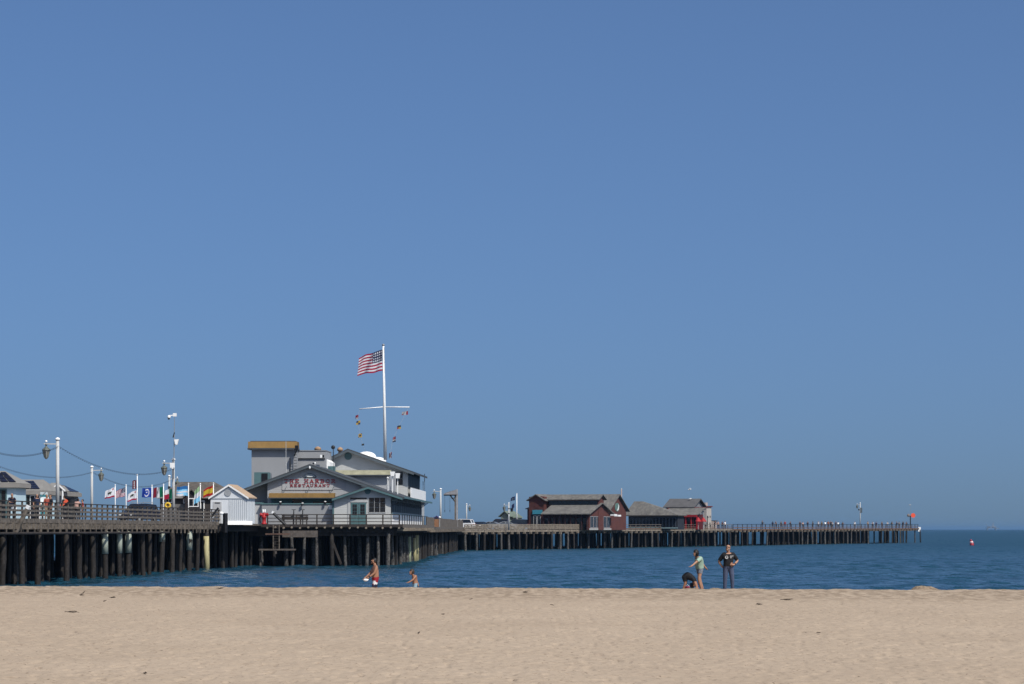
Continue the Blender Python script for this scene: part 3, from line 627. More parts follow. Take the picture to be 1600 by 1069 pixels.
# upper storey set well back
y = 31.0; f0 = P(0, 0, y)
rb(MB().prism(poly([(516, 785), (637, 785), (637, 735), (543, 704.5), (516, 714)], y), y, y + 22), 'upper_wall', siding_l)
rb(gable_roof([(513, 715.5), (543.3, 701), (646.5, 737)], y - .75, y + 24.5, .22), 'upper_roof', slate)
lr = poly([(513, 715.5), (543.3, 701), (646.5, 737)], y - .75); bgd = MB()
for a, b in ((0, 1), (1, 2)):
    (xa, za), (xb, zb_) = lr[a], lr[b]; bgd.prism([(xa, za - .36), (xb, zb_ - .36), (xb, zb_ - .14), (xa, za - .14)], y - .81, y - .755)
rb(bgd, 'barge_board', mat('slate_trim', (0.2, 0.23, 0.25)))
cx, cz = P(544, 713, y); rb(MB().tube([(cx, y, cz), (cx, y - .06, cz)], .40, 18), 'round_vent', teal)
window(P, P(619, 0, y)[0], P(628.5, 0, y)[0], P(0, 757, y)[1], P(0, 738.5, y)[1], y, 2, 2, frame_m=dark)
xs = P(637, 0, y)[0]; zu0, zu1 = P(0, 764, y)[1], P(0, 738.5, y)[1]
for i in range(7): window(P, y + .7 + 2.9 * i, y + 3.2 + 2.9 * i, zu0 + .1, zu1, xs, 2, 1, frame_m=dark, t=.1, face='x', gm=glass_s)
# balcony with white parapet on that side
YP = 58.0; xp = xs + .30
rb(MB().box(-2.5, xp, y + 22.1, YP, zu0 - 1.35, zu0 - 1.15).box(-1.5, xp - .1, YB + 1.7, YP, FL, zu0 - 1.36), 'balcony_floor', white_dirty)
for i in range(9): rb(MB().box(xp, xp + .08, y + 3.0 * i, y + 3.0 * i + 2.93, zu0 - 1.2, zu0 + .12), 'parapet_panel', white)
rb(MB().box(xp - 2.2, xp - .02, YP - .1, YP, zu0 - 1.14, zu0 + .12), 'parapet_panel', white)
rb(MB().box(xp - .1, xp - .02, YP - .25, YP - .15, zu0 - 1, zu1 + .45), 'balcony_post', dark)
o = rb(MB().box(xp - .06, xp - .03, y + 23, YP - .3, zu0 + .13, zu1 - .5), 'wind_screen', mat('tinted_screen', (.16, .22, .27), .15, .1, 1, spec=.5))
# middle block with mossy roof strip
y = 20.0
rb(MB().prism(poly([(500, 790), (608, 790), (608, 741), (500, 741)], y), y, y + 10), 'middle_wall', siding)
a, b = P(522, 0, y)[0], P(611, 0, y)[0]; z0, z1 = P(0, 742.3, y)[1], P(0, 735, y)[1]
rb(MB().prism_x([(y - .55, z0), (y + .0, z0), (y + .4, z1), (y + .2, z1)], a, b), 'mossy_roof_strip', moss)
rb(MB().box(a, b, y - .58, y - .02, z0 - .12, z0 - .002), 'roof_strip_edge', slate)
for px, py0, py1 in ((613.5, 737, 744), (621.5, 739.5, 747.5)):
    xx, zz0 = P(px, py1, 12); zz1 = P(px, py0, 12)[1]
    rb(MB().prism([(xx - .17, zz0), (xx + .17, zz0), (xx + .23, zz1), (xx - .23, zz1)], 11.7, 12.2).box(xx - .04, xx + .04, 11.9, 11.98, ZE - .2, zz0), 'hooded_vent', white)
xx, zz = P(606, 747, 12); rb(MB().tube([(xx, 12, ZE - .3), (xx, 12, zz)], .05, 6).ball((xx, 12, zz), .13, 8), 'roof_lamp', white)
for px in (605, 610, 616): rb(MB().tube([(P(px, 0, 13)[0], 13, ZE - .3), (P(px, 0, 13)[0], 13, P(0, 748, 13)[1])], .035, 6), 'vent_pipe', grey_m)
x, z = P(518, 734, 18); rb(MB().box(P(513, 0, 18)[0], P(523.5, 0, 18)[0], 17.5, 18.5, P(0, 738, 18)[1], P(0, 729, 18)[1]), 'roof_unit', teal)
# tower with ochre mansard
y = 21.0
rb(MB().prism(poly([(393, 795), (463, 795), (463, 701), (393, 701)], y), y, y + 1.6), 'tower_wall', greywall)
a, b = P(388, 0, y)[0], P(464.5, 0, y)[0]; z0, z1 = P(0, 700.6, y)[1], P(0, 690.5, y)[1]
rb(MB().prism_x([(y - .45, z0), (y + 1.9, z0), (y + 1.7, z1), (y - .15, z1)], a, b), 'ochre_mansard', ochre)
rb(MB().box(a - .03, b + .03, y - .48, y + 1.95, z0 - .16, z0 - .003), 'mansard_edge', slate)
rb(MB().box(a + .2, b - .2, y + .05, y + 1.5, z1 + .002, z1 + .08), 'parapet_cap', slate)
x0, z0 = P(397, 756, 14); x1, z1 = P(419, 738, 14)
rb(MB().box(x0, x1, 14, 16, z0 - 1.2, z1).box(x0 + .75, x1 - .05, 13.95, 13.998, z0, z1 - .12, 1), 'rooftop_unit', [teal, black])
# middle flat block with parapet between tower and upper gable
y = 23.0
rb(MB().prism(poly([(463, 790), (509, 790), (509, 705.3), (463, 705.3)], y), y, y + 6), 'flat_block_wall', greywall)
z0 = P(0, 718, y)[1]; z1 = P(0, 716.3, y)[1]; rb(MB().box(P(445, 0, y - 1)[0], P(508, 0, y)[0], y - .12, y - .003, z0, z1), 'pipe_rail', dark)
rb(MB().box(P(463.2, 0, y)[0], P(509.5, 0, y)[0], y - .06, y + 6, P(0, 705.2, y)[1], P(0, 703.8, y)[1]), 'parapet_cap', grey_m)
rb(MB().prism(poly([(507, 745), (516, 745), (516, 722), (507, 715)], y + 1), y + 1, y + 6), 'white_annex', white)
# roof clutter
x, z = P(461.5, 722, 20.5); ld = rb(MB().box(x - .2, x - .15, 20.4, 20.5, P(0, 744, 20)[1], P(0, 702, 20)[1]).box(x + .15, x + .2, 20.4, 20.5, P(0, 744, 20)[1], P(0, 702, 20)[1]), 'roof_ladder', grey_m); ld['_z0'] = FL
for i in range(9): rb(MB().box(x - .15, x + .15, 20.43, 20.47, P(0, 742, 20)[1] + .29 * i, P(0, 742, 20)[1] + .29 * i + .05), 'rung', dark, ld)
x, z = P(463.5, 699.5, 20); rb(MB().box(x - .16, x + .16, 19.8, 20.3, z - .24, z + .22).tube([(x, 20.2, z - .2), (x - .3, 20.4, z - .9)], .05, 6), 'roof_camera', black)
for px, py0, py1, r in ((446.8, 690, 747, .03), (453.3, 716, 745, .07), (447, 722, 746, .05)): rb(MB().tube([(P(px, 0, 19)[0], 19, P(0, py1, 19)[1]), (P(px, 0, 19)[0], 19, P(0, py0, 19)[1])], r, 6), 'antenna', white_dirty if r < .06 else dark)
for px, py, r, mm in ((511.5, 711.5, .30, dark), (520.5, 699, .22, dark)):
    x, z = P(px, py, 28); rb(MB().tube([(x, 28, z - 1.2), (x, 28, z)], .035, 6).ball((x, 28, z), (r, .1, r), 12), 'satellite_dish', mm, smooth=True)
for px, py, rx, rz_ in ((570, 712, 1.1, .62), (588, 719, .95, .5)):
    x, z = P(px, py, 36); rb(MB().ball((x, 38, z - .1), (rx, .9, rz_), 16), 'white_dome', white, smooth=True)
tan = mat('tan_vent', (.42, .27, .16), .8, .15, 2)
for px, py, r in ((495, 702, .38), (530, 703, .33)):
    x, z = P(px, py, 32); rb(MB().lathe([(r * .6, -1.2), (r * .6, -.1), (r, -.05), (r * .9, .18), (r * .3, .32)], (x, 33, z), 12), 'roof_vent', tan, smooth=True)
for px, py in ((491.5, 724), (489, 724.5)): x, z = P(px, py, 2.2); rb(MB().ball((x, 2.6, z + .02), .1, 6), 'roof_lamp', white if px > 490 else dark)
x, z = P(502, 713, 22); rb(MB().box(x - .12, x + .1, 22, 22.4, z - .15, z + .15).box(x + .1, x + .26, 22, 22.4, z - .14, z + .14, 1), 'roof_camera', [white, black])
for px, y0_, y1_ in ((521.5, 699, 745),): rb(MB().tube([(P(px, 0, 17)[0], 17, P(0, y1_, 17)[1]), (P(px, 0, 17)[0], 17, P(0, y0_, 17)[1])], .02, 5), 'antenna', dark)

# ------------------------------------------------------------------ white shed
SF = Frame(-23.42, 213.0, 5.0, 4.0)
shed = thing('shed', 'small white board and batten shed with a tan gable roof beside the restaurant', 'shed', SF)
p = SF.p; xl, xr = p(329, 0, 0)[0], p(386, 0, 0)[0]; zr = p(0, 759.5, 0)[1]; ze = p(0, 778, 0)[1]; xm = p(357.5, 0, 0)[0]
MB().prism([(xl, 4.0), (xr, 4.0), (xr, ze), (xm, zr - .08), (xl, ze)], 0, 3.6).build('wall', mat('shed_white', (.60, .62, .63), .6, .05, 1.2, streak=.4), shed)
rf = [(xl - .16, ze - .06), (xm, zr + .04), (xr + .16, ze - .06)]; shed_tan = mat('tan_roof_boards', (.50, .36, .24), .8, .18, 1.5, streak=.5)
b = MB()
for i, j in ((0, 1), (1, 2)): b.prism([rf[i], rf[j], (rf[j][0], rf[j][1] + .09), (rf[i][0], rf[i][1] + .09)], -.12, 3.75)
b.build('roof', shed_tan, shed)
b = MB()
for i, j in ((0, 1), (1, 2)): b.prism([(rf[i][0], rf[i][1] - .10), (rf[j][0], rf[j][1] - .10), (rf[j][0], rf[j][1] + .06), (rf[i][0], rf[i][1] + .06)], -.17, -.122)
b.build('barge_board', white, shed)
bt = MB().box(-.025, .025, -.03, -.001, 4.05 - 4, ze - 4.2).mesh('batten', mat('shed_batten', (.50, .54, .57), .6, .08, 2))
for i in range(10): put('batten', bt, shed, (xm + .05 + (xr - xm - .1) * i / 9, 0, 0))
for i in range(5):
    put('batten', bt, shed, (xr + .003, .35 + .7 * i, 0), R(90))
MB().box(xl, xr, -.04, -.001, ze - .12, ze - .04).build('belt_board', mat('shed_batten', (.5, .54, .57)), shed)
v = MB().tube([(p(356, 0, 0)[0], 0, p(0, 770.5, 0)[1]), (p(356, 0, 0)[0], -.05, p(0, 770.5, 0)[1])], .30, 18).build('round_vent', mat('vent_grey', (.40, .42, .43), .6, .1, 3), shed)
dx, dz = p(332, 0, 0)[0], p(0, 784.5, 0)[1]
d = MB().box(dx + .06, dx + .82, -.04, -.001, 4.02, dz).build('door', mat('shed_door', (.58, .58, .57), .6, .08, 2), shed)
MB().box(dx + .22, dx + .68, -.06, -.041, dz - .14, dz - .06).build('door_slot', dark, d)
MB().prism_x([(-.35, 3.9), (-.003, 3.9), (-.003, 4.22), (-.12, 4.22)], xl + 1.2, xr + .5).build('skirt', white, shed)

# ------------------------------------------------------------------ shops on the landward side
def hip(b, x0, x1, y0, y1, ze, zr, ins0, ins1, m=0):
    ym = (y0 + y1) / 2
    vs = [(x0, y0, ze), (x1, y0, ze), (x1, y1, ze), (x0, y1, ze), (x0 + ins0, ym, zr), (x1 - ins1, ym, zr), (x0, y0, ze - .01), (x1, y0, ze - .01), (x1, y1, ze - .01), (x0, y1, ze - .01)]
    return b.add(vs, [(0, 1, 5, 4), (1, 2, 5), (2, 3, 4, 5), (3, 0, 4), (9, 8, 7, 6)], m)
def shop(name, label, fr, x0, x1, y1, zd, ze, zr, i0, i1, wallm, roofm, ov=.5, fz=.34, panel=None):
    t = thing(name, label, 'building', fr); t0 = fr.z0
    MB().box(x0, x1, 0, y1, zd, ze - .01).build('wall', wallm, t)
    hip(MB(), x0 - ov, x1 + ov, -ov, y1 + ov, ze + fz, zr, i0, i1).build('roof', roofm, t)
    MB().box(x0 - ov, x1 + ov, -ov, y1 + ov, ze, ze + fz - .015).build('fascia', fascia, t)
    if panel and False:                                        # solar panels lying on the front slope: px range given as fractions
        ym = y1 / 2; a0, a1, s0, s1, nx, ny = panel; run = ym + ov; rise = zr - ze - fz
        for k in range(ny):
            for i in range(nx):
                f0, f1 = s0 + (s1 - s0) * k / ny + .012, s0 + (s1 - s0) * (k + 1) / ny - .012
                tp = ((a1 - a0) / nx); sk = .0
                q0, q1 = a0 + tp * i + .03, a0 + tp * (i + 1) - .03
                pts = [(q0, f0), (q1, f0), (q1, f1), (q0, f1)]
                lo = [(x - (0.0), -ov + f * run, ze + fz + f * rise + .04) for x, f in pts]; hi = [(x, yy, z + .05) for x, yy, z in lo]
                MB().add(lo + hi, [(3, 2, 1, 0), (4, 5, 6, 7), (0, 1, 5, 4), (1, 2, 6, 5), (2, 3, 7, 6), (3, 0, 4, 7)]).build('solar_panel', solar_m, t)
    return t
greyroof = mat('grey_flat_roof', (.27, .26, .24), .85, .12, 1.0)
def panels(t, q4, nx, ny, sx=0.0):
    """q4: lower left, lower right, upper right, upper left corners on the roof plane; one part per module"""
    a, b, c, d = [Vector(v) for v in q4]; nrm = (b - a).cross(d - a).normalized() * .06
    for k in range(ny):
        for i in range(nx):
            f = lambda u, v: a.lerp(b, u).lerp(d.lerp(c, u), v) + nrm * .6
            u0, u1, v0, v1 = i / nx + .012, (i + 1) / nx - .012, k / ny + .02, (k + 1) / ny - .02
            lo = [f(u0, v0), f(u1, v0), f(u1, v1), f(u0, v1)]; hi = [p_ + nrm for p_ in lo]
            MB().add(lo + hi, [(3, 2, 1, 0), (4, 5, 6, 7), (0, 1, 5, 4), (1, 2, 6, 5), (2, 3, 7, 6), (3, 0, 4, 7)]).build('solar_panel', solar_m, t)
A = Frame(*at(14, 205), 3.5, 4.06); q = A.p; OV = .35
x0, x1, y1 = q(-70, 0, 0)[0], q(25, 0, 0)[0], 3.2; ze = q(0, 762, 0)[1]; zr = q(0, 736, 1.6)[1]; ins = x1 + OV - q(8, 0, 1.6)[0]
t = shop('shop_building', 'pale blue shop with a large block of solar panels, cut by the left edge', A, x0, x1, y1, 4.06, ze, zr, 2.5, ins, paleblue, greyroof, OV, .36)
pl = lambda px, f, xo=0: (px, -OV + f * (y1 / 2 + OV), ze + .36 + f * (zr - ze - .36))
panels(t, [pl(x0, .05), pl(x1 + OV - .05 * ins - .12, .05), pl(x1 + OV - .86 * ins - .10, .86), pl(x0, .86)], 8, 3)
window(None, q(-6, 0, 0)[0], q(9, 0, 0)[0], 4.2, q(0, 766, 0)[1], 0, 2, 2, t, teal, .1)
A = Frame(*at(50, 219), 3.5, 4.06); q = A.p; OV = .25
x0, x1, y1 = q(20, 0, 0)[0], q(63, 0, 0)[0], 6.4; ze = q(0, 773, 0)[1]; zr = q(0, 749.5, 3.2)[1]; ins = x1 + OV - q(68, 0, 3.2)[0]
t = shop('shop_building', 'middle shop of the left row with solar panels and teal framed windows', A, x0, x1, y1, 4.06, ze, zr, .3, ins, paleblue, greyroof, OV, .36)
panels(t, [pl(q(35, 0, 0)[0], .1), pl(x1 - .05, .1), pl(q(52.5, 0, 2.6)[0], .82), pl(q(35.5, 0, 2.6)[0], .82)], 5, 4)
window(None, q(33.5, 0, 0)[0], q(46, 0, 0)[0], 4.9, q(0, 775, 0)[1], 0, 3, 1, t, teal, .08); window(None, q(48, 0, 0)[0], q(61, 0, 0)[0], 4.2, q(0, 775, 0)[1], 0, 2, 1, t, white, .08)
A = Frame(*at(88, 234), 3.5, 4.06); q = A.p; OV = .3
x0, x1, y1 = q(66, 0, 0)[0], q(95, 0, 0)[0], 7.0; ze = q(0, 775, 0)[1]; zr = q(0, 754.5, 3.5)[1]; ins = x1 + OV - q(89, 0, 3.5)[0]
t = shop('shop_building', 'shop with a small white entrance gable and solar panels on its right roof end', A, x0, x1, y1, 4.06, ze, zr, .3, ins, mat('grey_blue_wall', (.25, .30, .34), .7, .1, 1), greyroof, OV, .34)
er = Vector((x1 + OV - ins, y1 / 2, zr)); ea = Vector((x1 + OV, -OV, ze + .34)); eb = Vector((x1 + OV, y1 + OV, ze + .34))
e = lambda w, h: tuple(ea.lerp(eb, w).lerp(er, h))
panels(t, [e(.08, .06), e(.92, .06), e(.80, .72), e(.20, .72)], 4, 4)
window(None, .6, 6.2, 4.3, q(0, 778, 0)[1], x1, 3, 1, t, dark, .06, face='x')
gx, gz_ = q(90, 756.5, -1.4); g0, g1, gb = q(78, 0, -1.4)[0], q(102, 0, -1.4)[0], q(0, 767.5, -1.4)[1]
b = MB()
for (xa, za), (xb, zb_) in (((g0, gb), (gx, gz_)), ((gx, gz_), (g1, gb))): b.prism([(xa, za - .07), (xb, zb_ - .07), (xb, zb_ + .07), (xa, za + .07)], -1.5, -1.36)
b.build('entrance_gable', white, t)
MB().prism([(g0 + .2, gb), (gx, gz_ - .1), (g1 - .2, gb)], -1.3, 1.2).build('entrance_roof', greyroof, t)
for xx in (g0 + .25, g1 - .25): MB().box(xx - .07, xx + .07, -1.46, -1.32, 4.06, gb + .05).build('entrance_post', white, t)
MB().box(g0 + .3, x1 - .3, -.06, -.003, 4.2, gb - .15).build('shop_front', glass, t)
# feather banner in front
f = Frame(*at(70, 215), 0, 4.06); t = thing('feather_banner', 'white and turquoise banner standing between the shop entrance and the middle shop', 'banner', f)
MB().tube([(-.42, 0, 4.06), (-.42, 0, 6.3), (.2, 0, 6.95)], .025, 6).build('pole', grey_m, t)
b = MB(); n = 10
for i in range(n):
    a0, a1 = i / n, (i + 1) / n
    za, zb_ = 4.6 + 2.2 * a0, 4.6 + 2.2 * a1; wa, wb = .5 + .25 * math.sin(a0 * 2.6), .5 + .25 * math.sin(a1 * 2.6)
    yy = .06 * math.sin(i)
    b.add([(-.4, yy, za), (-.4 + wa, .08 + yy, za), (-.4 + wb, .08 + .06 * math.sin(i + 1), zb_), (-.4, .06 * math.sin(i + 1), zb_)], [(0, 1, 2, 3)], 0 if i in (1, 3, 4, 8) else 1)
b.build('cloth', [cloth((.08, .36, .42)), cloth((.62, .68, .68))], t)
# brown shop behind the row of flags
A = Frame(*at(300, 252), 4, 4.0); q = A.p
t = shop('shop_building', 'dark brown shingled shop with a small front gable behind the row of flags', A, q(250, 0, 0)[0], q(352, 0, 0)[0], 9, 4.0, q(0, 779, 0)[1], q(0, 753.5, 4.5)[1], 1.6, 2.4, brownwall, shingle, .35, .2)
gx, gz = q(299.5, 766.5, -.9); ga, gb_ = q(289, 0, -.9)[0], q(311, 0, -.9)[0]; gzb = q(0, 777.5, -.9)[1]
MB().prism([(ga, gzb - .5), (gb_, gzb - .5), (gb_, gzb), (gx, gz), (ga, gzb)], -.9, 3).build('front_gable', mat('dark_brown_gable', (.035, .028, .03), .8, .15, 1), t)
b = MB()
for (xa, za), (xb, zb_) in (((ga - .2, gzb - .1), (gx, gz + .04)), ((gx, gz + .04), (gb_ + .2, gzb - .1))): b.prism([(xa, za), (xb, zb_), (xb, zb_ + .12), (xa, za + .12)], -1.1, 3)
b.build('gable_roof', shingle, t)
window(None, q(295.5, 0, -.9)[0], q(309, 0, -.9)[0], q(0, 791, -.9)[1], q(0, 780, -.9)[1], -.9, 2, 2, t, white, .09)
MB().box(ga, gb_, -.9, -.003, 4.0, gzb - .505).build('bay_wall', mat('dark_brown_gable', (.035, .028, .03)), t)
window(None, q(287.5, 0, 0)[0] , q(294, 0, 0)[0] - .35, q(0, 785.5, 0)[1], q(0, 780.5, 0)[1], 0, 1, 1, t, white, .09)
window(None, q(255, 0, 0)[0], q(268, 0, 0)[0], q(0, 785, 0)[1], q(0, 780.5, 0)[1], 0, 3, 1, t, white, .08)
window(None, q(314.5, 0, 0)[0], q(318, 0, 0)[0], 4.2, q(0, 784, 0)[1], 0, 1, 2, t, white, .12)
MB().box(q(252, 0, -.2)[0], q(290, 0, -.2)[0], -.2, -.003, 4.0, q(0, 788, -.2)[1]).build('stone_base', mat('grey_base', (.20, .19, .18), .85, .15, 2), t)

# ------------------------------------------------------------------ lamp posts and string lights
def lamp_proto(label, fr, H, z0, arm=-1, reach=.98):
    t = thing('street_lamp', label, 'street lamp', fr, 'lantern posts along the wharf')
    MB().tube([(0, 0, z0), (0, 0, z0 + H)], [.13, .11], 10).build('post', white_dirty, t, True)
    MB().lathe([(.16, 0), (.17, .04), (.13, .12), (.03, .17)], (0, 0, z0 + H + .002), 10).build('post_cap', white, t, True)
    MB().beam((arm * .09, 0, z0 + H - .27), (arm * (reach + .16), 0, z0 + H - .25), .06, .08).build('arm', white_dirty, t)
    MB().ball((arm * reach, 0, z0 + H - .10), .085, 8).build('finial', white, t, True)
    x, zt = arm * reach, z0 + H - .32
    la = MB().lathe([(.06, .06), (.09, 0), (.04, -.08), (.12, -.18), (.26, -.30), (.28, -.35), (.25, -.365)], (x, 0, zt), 8).build('lantern', [mat('lantern_bronze', (.12, .135, .115), .55, .2, 5)], t)
    MB().lathe([(.24, -.37), (.12, -.86), (.08, -.93), (.02, -.96)], (x, 0, zt), 8).build('lantern_glass', mat('smoky_lantern_glass', (.33, .32, .28), .3, .1, 3, spec=.4), la)
    b = MB()
    for k in range(8):
        c, s = math.cos(2 * math.pi * k / 8), math.sin(2 * math.pi * k / 8); b.beam((x + .25 * c, .25 * s, zt - .37), (x + .13 * c, .13 * s, zt - .86), .025, .025)
    b.build('lantern_cage', mat('lantern_bronze', (.12, .135, .115)), la)
    return t
lp = {}
lampdefs = [('near', 90, 161, 684, 4.1, -1, 'tall white lamp post nearest the left edge with its lantern arm reaching left', .76),
            ('far1', 143.5, 223, 728, 4.06, 1, 'white lamp post rising beside the flag row with its lantern arm reaching right', .86),
            ('near2', 271, 199, 716, 4.1, -1, 'white lamp post carrying the tall camera mast above the dark car', .76),
            ('far2', 264.5, 262, 742.5, 4.06, 1, 'white lamp post just left of the camera mast post, lantern on its right', .86),
            ('rest', 688.5, 318, 763, 3.9, -1, 'white lamp post standing right of the restaurant above the boarded fence', .84),
            ('mid', 729, 452, 787, 3.6, 1, 'thin distant lamp post above the parked cars right of the boat hoist', .6),
            ('hut', 795, 403.5, 785.5, 3.35, -1, 'lamp post in front of the small green roofed kiosk', .76),
            ('end', 1344, 583, 785.5, 3.66, -1, 'tall lone lamp post among the anglers on the outer wharf', .72)]
for key, px, Y, py, z0, arm, lab, rc in lampdefs:
    X, Yw, z = at(px, Y, py); lp[key] = lamp_proto(lab, Frame(X, Yw, 0, z0), z - z0 - .15, z0, arm, rc); lp[key + '_top'] = Vector((X, Yw, z))
b = MB().box(.04, .48, -.18, .18, 7.45, 8.7); b.build('control_box', mat('grey_blue_box', (.10, .13, .15), .5, .1, 2), lp['end'])
b = MB().ball((-.3, 0, 8.2), .2, 8); b.build('small_lantern', dark, lp['end'])
b = MB().lathe([(.28, -.4), (.14, -.95), (.05, -1.0)], (.5, 0, 7.4), 8); b.build('small_lantern', dark, lp['hut'])
for zz in (6.1, 6.9): MB().tube([(0, 0, zz), (0, 0, zz + .1)], .17, 8).build('clamp_band', dark, lp['hut'])
MB().box(-.13, .13, -.16, .0, 7.5, 8.15).build('clamp_band', dark, lp['far2'])
# camera mast clamped to the third lamp post
X, Y, z = at(271, 199, 716); f = Frame(X, Y - .25, 0, 7.5); t = thing('camera_mast', 'thin mast with white security cameras clamped above a lamp post', 'camera mast', f)
top = at(273.5, Y, 645)[2]
MB().tube([(0.05, 0, 7.6), (.13, 0, top)], [.05, .022], 6).build('mast', grey_m, t)
MB().box(.0, .3, -.05, .05, top - .32, top - .05).build('mount', white, t)
MB().beam((.0, 0, top - .22), (-.30, 0, top - .25), .09, .09).ball((-.33, 0, top - .36), (.14, .14, .15), 10).build('dome_camera', white, t)
MB().ball((-.34, -.03, top - .5), .09, 8).build('lens', black, t)
zz = at(278, Y, 690)[2]
MB().prism([(.2, zz - .25), (.36, zz - .28), (.48, zz + .18), (.1, zz + .15)], -.14, .14).box(.12, .3, -.03, .03, zz - .3, zz - .18).build('horn_antenna', white, t)
MB().beam((.0, 0, at(0, Y, 684)[2]), (.12, 0, at(0, Y, 676)[2]), .08, .08).build('mount', dark, t)
MB().box(-.22, .16, -.22, -.05, 8.55, 8.95).ball((-.03, -.13, 8.5), (.13, .1, .1), 8).build('dome_camera', white, t)
def string(label, pts, sag):
    t = thing('string_lights', label, 'string lights', Frame(pts[0][0], pts[0][1], 0, pts[0][2]), 'festoon strings between the lamp posts')
    o = Vector(pts[0]); cb = MB(); bl = MB()
    for a, b, sg in zip(pts[:-1], pts[1:], sag):
        a = Vector(a); b = Vector(b); n = 26; line = [a.lerp(b, i / n) - Vector((0, 0, sg * 4 * (i / n) * (1 - i / n))) for i in range(n + 1)]
        cb.tube([q - o for q in line], .010, 5)
        m = int((b - a).length / .62)
        for i in range(1, m):
            q = a.lerp(b, i / m) - Vector((0, 0, sg * 4 * (i / m) * (1 - i / m) + .06)) - o; bl.ball(q, .034, 5)
    c = cb.build('cable', black, None); c.parent = t
    c = bl.build('bulbs', mat('dark_bulb', (.04, .045, .05), .3, .1, 3), None); c.parent = t; tag(c, kind='stuff')
n0 = Vector((*at(-95, 124), 9.55)); dz = Vector((.05, 0, -.55))
string('near festoon cable from the left edge to the two nearer lamp posts', [tuple(n0 + dz), tuple(lp['near_top'] + dz), tuple(lp['near2_top'] + dz + Vector((-.2, 0, -.35)))], [1.1, 1.0])
f0 = Vector((*at(-40, 178), 9.45))
string('lower farther festoon cable sagging behind the nearest lamp post to the far posts', [tuple(f0 + dz), tuple(lp['far1_top'] + dz), tuple(lp['far2_top'] + dz)], [.95, 1.0])

# ------------------------------------------------------------------ flags
def flag_mesh(name, w, h, fn, cols, nu=24, nv=16, wave=.10, droop=.35, seed=0, tilt=0.0, along=-1):
    """cloth hanging from its hoist (x = 0), flying to the left; fn(u, v) picks the colour index, v = 0 at the bottom"""
    b = MB(); P_ = []
    for j in range(nv + 1):
        for i in range(nu + 1):
            u, v = i / nu, j / nv
            yy = wave * w * math.sin(u * 7.5 + seed + v * 1.2) * (.25 + .75 * u) + .04 * w * math.sin(u * 15 + seed * 2 + v * 4)
            P_.append((along * w * u * (.94 - .06 * v), yy, h * (v - 1) - droop * h * u * (.6 + .4 * u) * (.55 + .45 * v) + tilt * u * h + .025 * h * math.sin(u * 9 + seed)))
    for j in range(nv):
        for i in range(nu):
            a = j * (nu + 1) + i
            b.add([P_[a], P_[a + 1], P_[a + nu + 2], P_[a + nu + 1]], [(0, 1, 2, 3)] if along > 0 else [(0, 3, 2, 1)], fn((i + .5) / nu, (j + .5) / nv))
    me = b.mesh(name, [cloth(c) for c in cols], False)
    bm = bmesh.new(); bm.from_mesh(me); bmesh.ops.remove_doubles(bm, verts=bm.verts, dist=1e-4); bm.to_mesh(me); bm.free()
    me.polygons.foreach_set('use_smooth', [True] * len(me.polygons)); return me
RED, WHT, NAVY, BLUE, GRN, YEL, SKY, BLK = (.40, .018, .06), (.56, .57, .60), (.022, .03, .085), (.02, .06, .36), (.01, .16, .09), (.55, .36, .03), (.20, .48, .68), (.02, .02, .02)
def usa(u, v):
    if u < .40 and v > 6 / 13: return 1 if (int(u / .40 * 11) % 2 == 1 and int((v - 6 / 13) / (7 / 13) * 9.01) % 2 == 1 or int(u / .4 * 11) % 4 == 3 and False) else 2
    return 0 if int(v * 13) % 2 == 0 else 1
def cal(u, v):
    if v < .18: return 0
    if ((u - .52) / .20) ** 2 + ((v - .56) / .14) ** 2 < 1 or (.30 < u < .40 and .50 < v < .64) or (v > .36 and v < .5 and (.38 < u < .44 or .60 < u < .66)): return 3
    if (u - .16) ** 2 * 2 + (v - .84) ** 2 < .010: return 0
    return 1
mexico = lambda u, v: 0 if u > .667 else (1 if u > .333 else 4) if not ((u - .5) ** 2 + ((v - .5) * .6) ** 2 < .006) else 3
def bluewhirl(u, v):
    r = math.hypot((u - .5) * 1.45, v - .5); a = math.atan2(v - .5, (u - .5) * 1.45)
    return 1 if (.30 < r < .40 and not (-.5 < a < .9)) or r < .12 and a > 0 else 0
skyw = lambda u, v: 0 if v > .68 else (1 if .33 < v < .5 or (v < .2 and u > .4) else 2)
spain = lambda u, v: 0 if v < .27 or v > .78 else 1
argent = lambda u, v: 0 if v < .33 else (1 if v < .66 else 2)
# main flagpole on the restaurant roof
X, Y = at(602, 262); zb = 11.0; zt = at(599, 262, 541)[2]; tx = at(599, 262)[0] - X
f = Frame(X, Y, 0, zb); t = thing('flagpole', 'tall white flagpole with a cross yard rising from the restaurant roof', 'flagpole', f)
MB().tube([(0, 0, zb), (tx, 0, zt)], [.19, .10], 12).build('pole', white, t, True)
MB().ball((tx, 0, zt + .12), .15, 10).build('finial', grey_m, t, True)
zy = at(0, 262, 636)[2]; yl_, yr_ = at(561.5, 262)[0] - X, at(640, 262)[0] - X; xm_ = tx * (zy - zb) / (zt - zb)
MB().tube([(yl_, 0, zy - .22), (xm_ - .14, -.02, zy)], .055, 8).tube([(xm_ - .14, -.02, zy), (yr_, 0, zy - .02)], .055, 8).build('yard', white, t, True)
hal = MB().tube([(xm_ + .14, -.12, zb + .5), (tx + .1, -.12, zt - .1)], .014, 5); hal.build('halyard', white_dirty, t)
lline = [(562, 640), (559, 652), (562, 680), (567, 696), (572, 707)]; rline = [(638, 637), (631, 652), (622, 668), (613, 690), (609, 716)]
b = MB()
for ln in (lline, rline): b.tube([(at(px, 262)[0] - X, 0, at(px, 262, py)[2]) for px, py in ln], .010, 5)
b.build('halyard', white_dirty, t)
